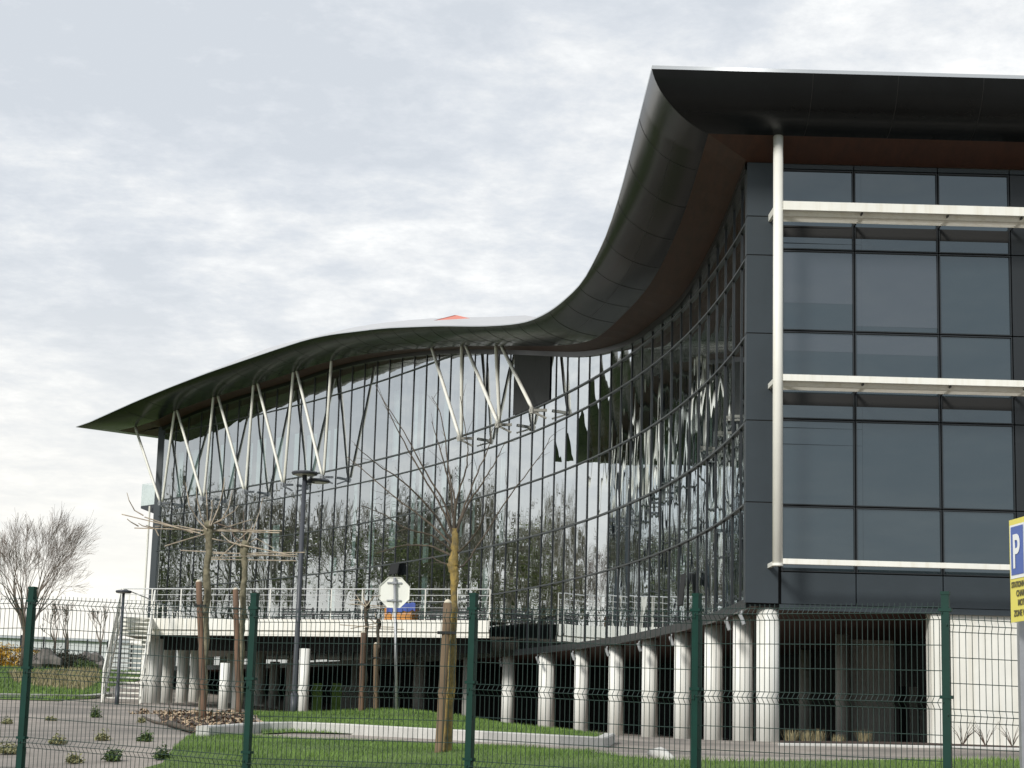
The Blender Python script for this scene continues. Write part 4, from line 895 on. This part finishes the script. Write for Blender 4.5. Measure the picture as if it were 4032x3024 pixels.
trained(941, 2812, 965, 2150, 42, [(710, 2167, 1170, 2192, .2), (830, 2195, 1170, 2183, -.2), (830, 2202, 1165, 2208, .2), (840, 2180, 1200, 2175, .4), (990, 2080, 860, 2200, .0)],
        [[(960, 2150), (920, 2110), (905, 2060), (912, 2030)], [(962, 2145), (960, 2060), (958, 2010)], [(968, 2145), (1000, 2080), (1020, 2020), (1035, 1960)], [(965, 2150), (1010, 2120), (1080, 2160)], [(950, 2150), (900, 2130), (870, 2100)], [(970, 2148), (985, 2100), (995, 2060)]],
        'trained tree with low horizontal bamboo canes, right of the pair by the terrace', 4, .072)
stake(P(802, 2810, 37.7), P(782, 2292, 37.7), .058, stake_red, 'reddish leaning stake with a cut top, tied to the left trained tree', tie=(.82,))
stake(P(940, 2818, 41.7), P(928, 2322, 41.7), .060, stake_red, 'reddish leaning stake with a cut top, tied to the right trained tree', tie=(.85,))
trained(1434, 2800, 1444, 2385, 45, [(1375, 2378, 1520, 2388, .1), (1340, 2460, 1470, 2470, .2), (1380, 2475, 1480, 2455, -.1)], [[(1444, 2385), (1430, 2350), (1436, 2320)], [(1444, 2385), (1470, 2350), (1500, 2345)], [(1440, 2390), (1410, 2360), (1380, 2365)], [(1445, 2400), (1470, 2390), (1510, 2400)], [(1442, 2390), (1420, 2370), (1400, 2340)]], 'small dark trained tree on the mound, just left of the octagonal sign pole', 5, .05, bark)
trained(1485, 2802, 1490, 2455, 46, [(1400, 2465, 1560, 2470, .1), (1430, 2475, 1590, 2478, .2)], [[(1490, 2455), (1480, 2430), (1476, 2410)], [(1490, 2455), (1500, 2430), (1510, 2425)], [(1488, 2460), (1460, 2440), (1450, 2430)]], 'smallest trained tree on the mound, with twigs sprouting at its foot', 6, .045, bark)
mb_base = P(1490, 2790, 45.8)
stake(P(1421, 2801, 44.8), P(1431, 2492, 44.8), .060, stake_red, 'reddish-brown stake on the mound beside the small dark trained tree', tie=(.6,))
stake(P(1478, 2803, 45.8), P(1480, 2537, 45.8), .052, stake_m, 'shortest stake on the mound, nearest the octagonal sign pole', tie=(.8,))

# ------------------------------------------------------------------ lamps and signs
def lamp(u, vb, ut, vt, Y, r, rd, label, double=False):
    b = P(u, vb, Y); b.z = h1(b.x, b.y); tp_ = P(ut, vt, Y); tp_.x = b.x
    t = thing('street_lamp', label, 'street lamp', b); mb = MB(); mb.tube([b - Vector((0, 0, .2)), b + Vector((0, 0, .5)), tp_], [r, r, r * .8], 14); mb.build('pole', lamp_m, t, smooth=True)
    mb = MB(); mb.tube([b - Vector((0, 0, .1)), b + Vector((0, 0, .55))], r * 1.3, 14); mb.build('base', lamp_m, t, smooth=True)
    hh = .06
    mb = MB(); mb.tube([tp_ + Vector((0, 0, -.01)), tp_ + Vector((0, 0, hh * .5)), tp_ + Vector((0, 0, hh)), tp_ + Vector((0, 0, hh * 1.3))], [rd * .92, rd, rd * .95, rd * .6], 28); hd = mb.build('lamp_head', lamp_m, t, smooth=False)
    mb = MB(); mb.tube([tp_ + Vector((0, 0, -.02)), tp_ + Vector((0, 0, -.005))], rd * .8, 28); mb.build('lens', lens_m, hd)
    if double:
        c = tp_ + Vector((.30, .35, -.14)); mb = MB(); mb.tube([c, c + Vector((0, 0, .03)), c + Vector((0, 0, .07))], [rd * .85, rd * .9, rd * .8], 28); h2 = mb.build('lamp_head', lamp_m, t); mb = MB(); mb.tube([c - Vector((0, 0, .012)), c], rd * .7, 28); mb.build('lens', lens_m, h2)
        mb = MB(); mb.bar(tp_ - Vector((0, 0, .18)), c - Vector((.1, .1, 0)), .06, .06); mb.build('bracket', lamp_m, t)
lamp(1156, 2816, 1199, 1868, 46, .066, .32, 'tall grey lamp post with flat disc heads in front of the glass facade', True)
lamp(460, 2760, 476, 2333, 60, .055, .25, 'short slim dark lamp with one flat disc head in front of the white stairs')
# octagonal sign seen from behind
b = P(1563, 2821, 45); b.z = h1(b.x, b.y); c = P(1552, 2332, 45); c.x = P(1552, 2332, 45).x
sg = thing('octagonal_sign', 'white back of an octagonal road sign on a galvanised pole on the grass mound', 'road sign', b)
mb = MB(); mb.tube([b - Vector((0, 0, .2)), Vector((c.x, c.y, c.z + .34))], .034, 12); mb.build('pole', galv, sg, smooth=True)
R8 = .385; ring = [(c.x + R8 * math.cos(math.pi / 8 + k * math.pi / 4), c.z + R8 * math.sin(math.pi / 8 + k * math.pi / 4)) for k in range(8)]
mb = MB(); mb.poly([(x, c.y + .06, z) for x, z in ring]); mb.poly([(x, c.y + .075, z) for x, z in ring][::-1])
for k in range(8):
    a, b2 = ring[k], ring[(k + 1) % 8]; mb.quad((a[0], c.y + .035, a[1]), (b2[0], c.y + .035, b2[1]), (b2[0], c.y + .075, b2[1]), (a[0], c.y + .075, a[1])); ai = (c.x + (a[0] - c.x) * .965, c.z + (a[1] - c.z) * .965); bi = (c.x + (b2[0] - c.x) * .965, c.z + (b2[1] - c.z) * .965); mb.quad((a[0], c.y + .035, a[1]), (b2[0], c.y + .035, b2[1]), (bi[0], c.y + .036, bi[1]), (ai[0], c.y + .036, ai[1]))
mb.build('plate', signback, sg)
for dz_ in (.22, -.19):
    mb = MB(); mb.bar((c.x - .17, c.y + .045, c.z + dz_), (c.x + .17, c.y + .045, c.z + dz_), .025, .035); mb.bar((c.x - .05, c.y - .01, c.z + dz_), (c.x + .05, c.y - .01, c.z + dz_), .08, .05); mb.build('clamp', galv, sg)
# yellow parking sign at the right edge
YS_ = 12.6; a = P(3973, 2050, YS_); bz = P(3985, 2452, YS_).z; H_ = a.z - bz; sdir = Vector((.12, -.993, 0)).normalized(); sn = Vector((-.993, -.12, 0)).normalized(); Wd = H_ * .62
gz = h1(a.x + sdir.x * Wd / 2, YS_ - .3)
pk = thing('parking_sign', 'yellow sign with blue P panel and dark lettering at the right edge', 'road sign', (a.x + sdir.x * .25, YS_ - .25, gz))
def sq(x0, x1, z0, z1, off_, mt, name, thick=.0):
    mb = MB(); o3 = Vector((a.x, a.y, bz)) + sn * off_
    p = [o3 + sdir * x0 + Vector((0, 0, z0)), o3 + sdir * x1 + Vector((0, 0, z0)), o3 + sdir * x1 + Vector((0, 0, z1)), o3 + sdir * x0 + Vector((0, 0, z1))]
    if thick: mb.hexa([p[0], p[1], p[1] - sn * thick, p[0] - sn * thick, p[3], p[2], p[2] - sn * thick, p[3] - sn * thick])
    else: mb.poly(p)
    return mb.build(name, mt, pk)
sq(0, Wd, 0, H_, 0, y_sign, 'plate', .004); sq(.018, Wd - .018, H_ * .42, H_ * .945, .003, w_sign, 'white_field'); sq(.038, .245, H_ * .455, H_ * .925, .006, b_sign, 'blue_field'); sq(.265, Wd - .036, H_ * .455, H_ * .925, .006, b_sign, 'blue_field')
def text(s, size, x, z, mt, name, off_, center=False, bold=0.0, sx=1.0):
    cu = bpy.data.curves.new(name, 'FONT'); cu.body = s; cu.size = size; cu.align_x = 'CENTER' if center else 'LEFT'; cu.extrude = .0008; cu.offset = bold
    tmp = bpy.data.objects.new(name + '_tmp', cu); COL.objects.link(tmp); dg = bpy.context.evaluated_depsgraph_get(); me = bpy.data.meshes.new_from_object(tmp.evaluated_get(dg)); bpy.data.objects.remove(tmp); bpy.data.curves.remove(cu)
    o3 = Vector((a.x, a.y, bz)) + sn * off_; base_ = wloc(pk)
    for v in me.vertices:
        q = o3 + sdir * (x + v.co.x * sx) + Vector((0, 0, z + v.co.y)) + sn * v.co.z; v.co = q - base_
    me.materials.clear(); me.materials.append(mt); o = bpy.data.objects.new(name, me); COL.objects.link(o); o.parent = pk; return o
text('P', H_ * .46, .070, H_ * .525, w_sign, 'letter_p', .009, bold=.006, sx=.78)
for s_, z_, sz in (('STATIONNEMENT', .335, .062), ('CHARGE', .245, .066), ('MOTIE', .155, .066), ('ZONE VERTE', .055, .066)): text(s_, H_ * sz * 1.25, Wd / 2, H_ * z_, k_sign, 'lettering', .004, True, .0015, .85 if len(s_) > 11 else .9)
q = P(4016, 2600, YS_ + .10); mb = MB(); mb.box(q.x, q.x + .08, YS_ + .1, YS_ + .16, gz - .1, a.z - .25); mb.build('post', galv, pk)

# ------------------------------------------------------------------ left background
wp0, wp1 = P(-200, 2490, 190), P(470, 2530, 190)
wh = thing('warehouse', 'long pale low warehouse far behind the trees at the left', 'warehouse', (wp0.x, 190, 6)); mb = MB(); mb.hexa([(wp0.x - 90, 190, 4), (wp1.x + 1, 190, 4), (wp1.x + 1, 230, 4), (wp0.x - 90, 230, 4), (wp0.x - 90, 190, wp0.z + 1), (wp1.x + 1, 190, wp1.z), (wp1.x + 1, 230, wp1.z), (wp0.x - 90, 230, wp0.z + 1)]); mb.build('wall', pale_wall, wh)
mb = MB(); mb.bar((wp0.x - 90, 189.9, wp0.z + 1.1), (wp1.x + 1, 189.9, wp1.z + .1), .5, .25); mb.build('roof', flash_m, wh)
ff = thing('background_fence', 'thin grey mesh fence with dark posts far off behind the shrubs', 'fence', (-33, 120, 5))
us = (-90, 85, 174, 260, 345, 425, 520); tops = []
for u in us:
    q = P(u, 2500 + (u - 85) * .07, 120); zb = h1(q.x, q.y); mb = MB(); mb.bar((q.x, q.y, zb - .2), (q.x, q.y, q.z), .09, .09); mb.build('post', frame_m, ff); tops.append(q)
for i in range(len(tops) - 1):
    mb = MB(); A, B = tops[i], tops[i + 1]
    for k in range(6): dz_ = -.1 - k * .33; mb.tube([A + Vector((0, 0, dz_)), B + Vector((0, 0, dz_))], .008, 3, cap=False)
    for k in range(14): c = A.lerp(B, k / 14); mb.tube([c - Vector((0, 0, .1)), c - Vector((0, 0, 2))], .005, 3, cap=False)
    mb.build('mesh_panel', lamp_m, ff)
def shrub(name, c, rx_, ry_, rz_, n, mats, label, cat, seed, ls=.08, group=None, twigs=True):
    rnd = random.Random(seed); t = thing(name, label, cat, c, group); lb = MB(); tw = MB(); C_ = Vector(c)
    lob = [(rnd.uniform(-.6, .6), rnd.uniform(-.6, .6), rnd.uniform(.1, .6), rnd.uniform(.4, .7)) for _ in range(9)]
    for k in range(n):
        L0 = rnd.choice(lob); d = Vector((rnd.gauss(0, 1), rnd.gauss(0, 1), rnd.gauss(0, 1))).normalized() * rnd.uniform(.55, 1.0) * L0[3]
        q = C_ + Vector(((L0[0] + d.x) * rx_, (L0[1] + d.y) * ry_, max(.02, (L0[2] + d.z)) * rz_)); s_ = ls * rnd.uniform(.5, 1.3)
        a = Vector((rnd.uniform(-1, 1), rnd.uniform(-1, 1), rnd.uniform(-1, 1))).normalized() * s_; b2 = a.cross(Vector((rnd.uniform(-1, 1), rnd.uniform(-1, 1), 1))).normalized() * s_ * .55
        lb.poly([q - a, q + b2, q + a])
    for k in range(14):
        a = rnd.uniform(0, 6.3); e = C_ + Vector((math.cos(a) * rx_ * .8, math.sin(a) * ry_ * .8, rz_ * rnd.uniform(.6, 1.15))); tw.tube([C_ - Vector((0, 0, .1)), (C_ + e) / 2 + Vector((0, 0, .1)), e], [.02, .012, .006], 3, cap=False)
    lb.build('foliage', mats, t); tw.build('stem', twig_m, t); return t
def gy(u, Y): p = P(u, 2600, Y); return Vector((p.x, Y, h1(p.x, Y)))
shrub('flowering_hedge', gy(10, 113), 3.2, .8, 1.35, 7000, leaf_y, 'yellow-orange flowering hedge at the far left edge of the bank', 'hedge', 1, .12)
shrub('shrub', gy(232, 112), 1.9, 1.0, 1.15, 6500, leaf_dk, 'broad dark brown rounded shrub on the bank between post and stairs', 'shrub', 2, .09)
shrub('shrub', gy(300, 112), 1.2, .8, .7, 2500, leaf_dk, 'low brownish shrub between the dark rounded shrub and the boulders', 'shrub', 3, .08)
shrub('shrub', gy(342, 111), .7, .6, .55, 1800, leaf_gr, 'small bright green shrub in front of the grey boulders', 'shrub', 4, .08)
shrub('shrub', gy(140, 112), .5, .5, .8, 900, leaf_y, 'small yellow bush tight against the right side of the nearest green post', 'shrub', 6, .09)
def rock(c, r, seed, label, sq_=.7):
    rnd = random.Random(seed); mb = MB(); nu, nv = 12, 7; off_ = [rnd.uniform(0, 6) for _ in range(6)]
    for j in range(nv + 1):
        th = math.pi * j / nv
        for i in range(nu):
            ph = 2 * math.pi * i / nu; d = Vector((math.sin(th) * math.cos(ph), math.sin(th) * math.sin(ph), math.cos(th))); k = 1 + .18 * math.sin(3 * d.x * 2 + off_[0]) + .16 * math.sin(4 * d.y + off_[1]) + .12 * math.sin(5 * d.z + off_[2]) + rnd.uniform(-.06, .06)
            mb.v.append(tuple(Vector(c) + Vector((d.x * r * k, d.y * r * k * .8, d.z * r * k * sq_))))
    for j in range(nv):
        for i in range(nu): mb.f.append((j * nu + i, j * nu + (i + 1) % nu, (j + 1) * nu + (i + 1) % nu, (j + 1) * nu + i)); mb.mi.append(0)
    return one('boulder', mb, rock_m, label, 'boulder', c, 'boulders on the bank')
rock(gy(365, 113) + Vector((0, 0, .4)), .85, 1, 'largest grey boulder on the bank, nearest the white stairs')
rock(gy(388, 112.5) + Vector((0, 0, .2)), .6, 2, 'lower grey boulder leaning against the right of the largest one')
rock(gy(180, 111.5) + Vector((0, 0, .4)), .9, 3, 'pale boulder half covered by the left end of the dark rounded shrub')
rock(gy(336, 113.5) + Vector((0, 0, .45)), .7, 4, 'grey boulder behind the small bright green shrub')
# low white cabin behind the hedge
q = gy(40, 117); cab = thing('cabin', 'low white cabin glimpsed under the yellow hedge at the far left', 'cabin', q); mb = MB(); mb.box(q.x - 3.5, q.x + 1.6, 117, 119, q.z - .3, q.z + .95); mb.build('wall', white, cab); mb = MB(); mb.box(q.x - 3.6, q.x + 1.7, 116.9, 119.1, q.z + .955, q.z + 1.05); mb.build('roof', lamp_m, cab)

# ------------------------------------------------------------------ weeds, chips, tufts
def tuft(name, c, r, h, n, mt, label, cat, seed, wd=.012, group=None):
    rnd = random.Random(seed); mb = MB(); c = Vector(c)
    for k in range(n):
        a = rnd.uniform(0, 6.3); q = c + Vector((math.cos(a), math.sin(a), 0)) * r * math.sqrt(rnd.random()); l = Vector((math.cos(a) * rnd.uniform(0, .6), math.sin(a) * rnd.uniform(0, .6), 1)) * h * rnd.uniform(.4, 1.1); s_ = Vector((math.cos(a + 1.5), math.sin(a + 1.5), 0)) * wd
        mb.poly([q - s_, q + s_, q + l])
    return one(name, mb, mt, label, cat, c, group)
weeds = [((27, 2851), .45, .12, leaf_pale, 'brown dead weed clump at the left edge of the tarmac, upper row'), ((203, 2838), .42, .13, leaf_pale, 'brown weed clump just right of the leftmost fence post'), ((379, 2826), .42, .26, leaf_gr, 'dark green leafy weed below the white stairs'), ((555, 2846), .35, .1, leaf_pale, 'flat brown weed near the bark heap'),
         ((223, 2932), .45, .16, leaf_pale, 'pale leafy weed low on the tarmac, nearest the leftmost fence post'), ((393, 2917), .55, .15, leaf_pale, 'widest yellow-green weed in the middle of the tarmac'), ((569, 2921), .4, .14, leaf_gr, 'bright green weed on the tarmac nearest the lawn edge'), ((34, 2970), .8, .2, leaf_pale, 'large pale weed patch in the bottom left corner'), ((450, 2998), .55, .2, leaf_gr, 'dark green weed patch at the bottom centre of the tarmac'), ((640, 2992), .4, .2, leaf_gr, 'green weed growing out of the lawn edge at the bottom'), ((300, 3005), .5, .12, leaf_pale, 'pale weed along the bottom edge between two weed patches')]
def weed(c, r, h, mt, label, seed):
    rnd = random.Random(seed); mb = MB(); c = Vector(c); bl = [(rnd.uniform(-.5, .5), rnd.uniform(-.4, .4), rnd.uniform(.3, 1)) for _ in range(6)]
    for k in range(600):
        b_ = rnd.choice(bl); q = c + Vector(((b_[0] + rnd.gauss(0, .2)) * r, (b_[1] + rnd.gauss(0, .2)) * r, abs(rnd.gauss(0, .45)) * h * b_[2] + .01)); a = Vector((rnd.uniform(-1, 1), rnd.uniform(-1, 1), rnd.uniform(-.3, .7))).normalized() * rnd.uniform(.012, .034); b2 = a.cross(Vector((rnd.uniform(-1, 1), rnd.uniform(-1, 1), 1))).normalized() * .011
        mb.poly([q - a, q + b2, q + a, q - b2])
    return one('weed', mb, mt, label, 'weed', c)
for i, ((u, v), r, h, mt, lb_) in enumerate(weeds): weed(G(u, v), r * .30, h * .85, mt, lb_, 30 + i)
for i, (u, lb_) in enumerate(((3115, 'dry ornamental grass tuft next to the round corner column'), (3180, 'second dry grass tuft from the corner column'), (3222, 'dry grass tuft in the middle of the dark opening'), (3300, 'low brown grass tuft in front of the inner grey column'), (3405, 'largest dry grass tuft, in front of the grey inner wall'))):
    p = P(u, 2925, 39.2); p.z = h1(p.x, 39.2); tuft('grass_tuft', p, .14, .27 if i != 3 else .17, 150, dry_m, lb_, 'grass tuft', 60 + i, .010)
for i, (u, lb_) in enumerate(((3790, 'bare twiggy shrub against the white wall just right of the green post'), (3880, 'bare twiggy shrub in the middle of the white wall'), (3985, 'bare twiggy shrub by the white wall next to the grey sign post'))):
    p = P(u, 2925, 39.3); p.z = h1(p.x, 39.3); rnd = random.Random(80 + i); mb = MB()
    for k in range(12):
        a = rnd.uniform(0, 6.3); e = p + Vector((math.cos(a) * .28, math.sin(a) * .15, rnd.uniform(.25, .5))); mb.tube([p, (p + e) / 2 + Vector((0, 0, .05)), e], [.008, .006, .003], 3, cap=False)
    one('twiggy_shrub', mb, twig_m, lb_, 'shrub', p)
mb = MB(); rnd = random.Random(5)
cpoly = [g2(570, 2795), (-8.9, 46.5), (-6.5, 47), g2(1010, 2840), g2(1060, 2868), g2(900, 2886), g2(760, 2890), g2(640, 2850)]
cx2 = np.array(cpoly); 
for k in range(7000):
    x = rnd.uniform(cx2[:, 0].min(), cx2[:, 0].max()); y = rnd.uniform(cx2[:, 1].min(), cx2[:, 1].max())
    if not inpoly(np.array([x]), np.array([y]), cpoly)[0]: continue
    c = Vector((x, y, h1(x, y) + rnd.uniform(0, .09))); a = Vector((rnd.uniform(-1, 1), rnd.uniform(-1, 1), rnd.uniform(-.4, .6))).normalized() * rnd.uniform(.03, .09); b2 = Vector((-a.y, a.x, rnd.uniform(-.02, .03))) * .5; mb.poly([c - a, c + b2, c + a, c - b2])
o = mb.build('bark_mulch', chip_m); tag(o, 'spread of brown bark chips and dead leaves under the trained trees', None, kind='stuff')
o = drape('mulch_soil', cpoly, soil, off=.012, step=.5); o['kind'] = 'structure'
for i, (pts, r, lb_) in enumerate((([(560, 2829), (610, 2850), (680, 2864)], .03, 'dark curved stick lying on the tarmac beside the bark chips'), ([(665, 2862), (700, 2872), (752, 2892)], .06, 'thick short branch lying at the corner of the lawn'), ([(690, 2848), (675, 2800), (664, 2770)], .018, 'thin upright twig standing in the bark chips'))):
    q = [G(u, v) if i < 2 else P(u, v, 40) for u, v in pts]; q = [c + Vector((0, 0, r)) if i < 2 else c for c in q]
    mb = MB(); mb.tube(q, [r, r * .8, r * .5], 6); one('stick', mb, bark, lb_, 'stick', q[0], smooth=True)
q = G(2565, 2978); q2 = G(2640, 3000); mb = MB(); mb.tube([q + Vector((0, 0, .03)), q.lerp(q2, .5) + Vector((0, .0, .05)), q2 + Vector((0, 0, .02))], [.05, .08, .05], 8); one('stone_slab', mb, kerb_m, 'small broken white kerb piece lying where lawn meets tarmac', 'kerb stone', q, smooth=True)
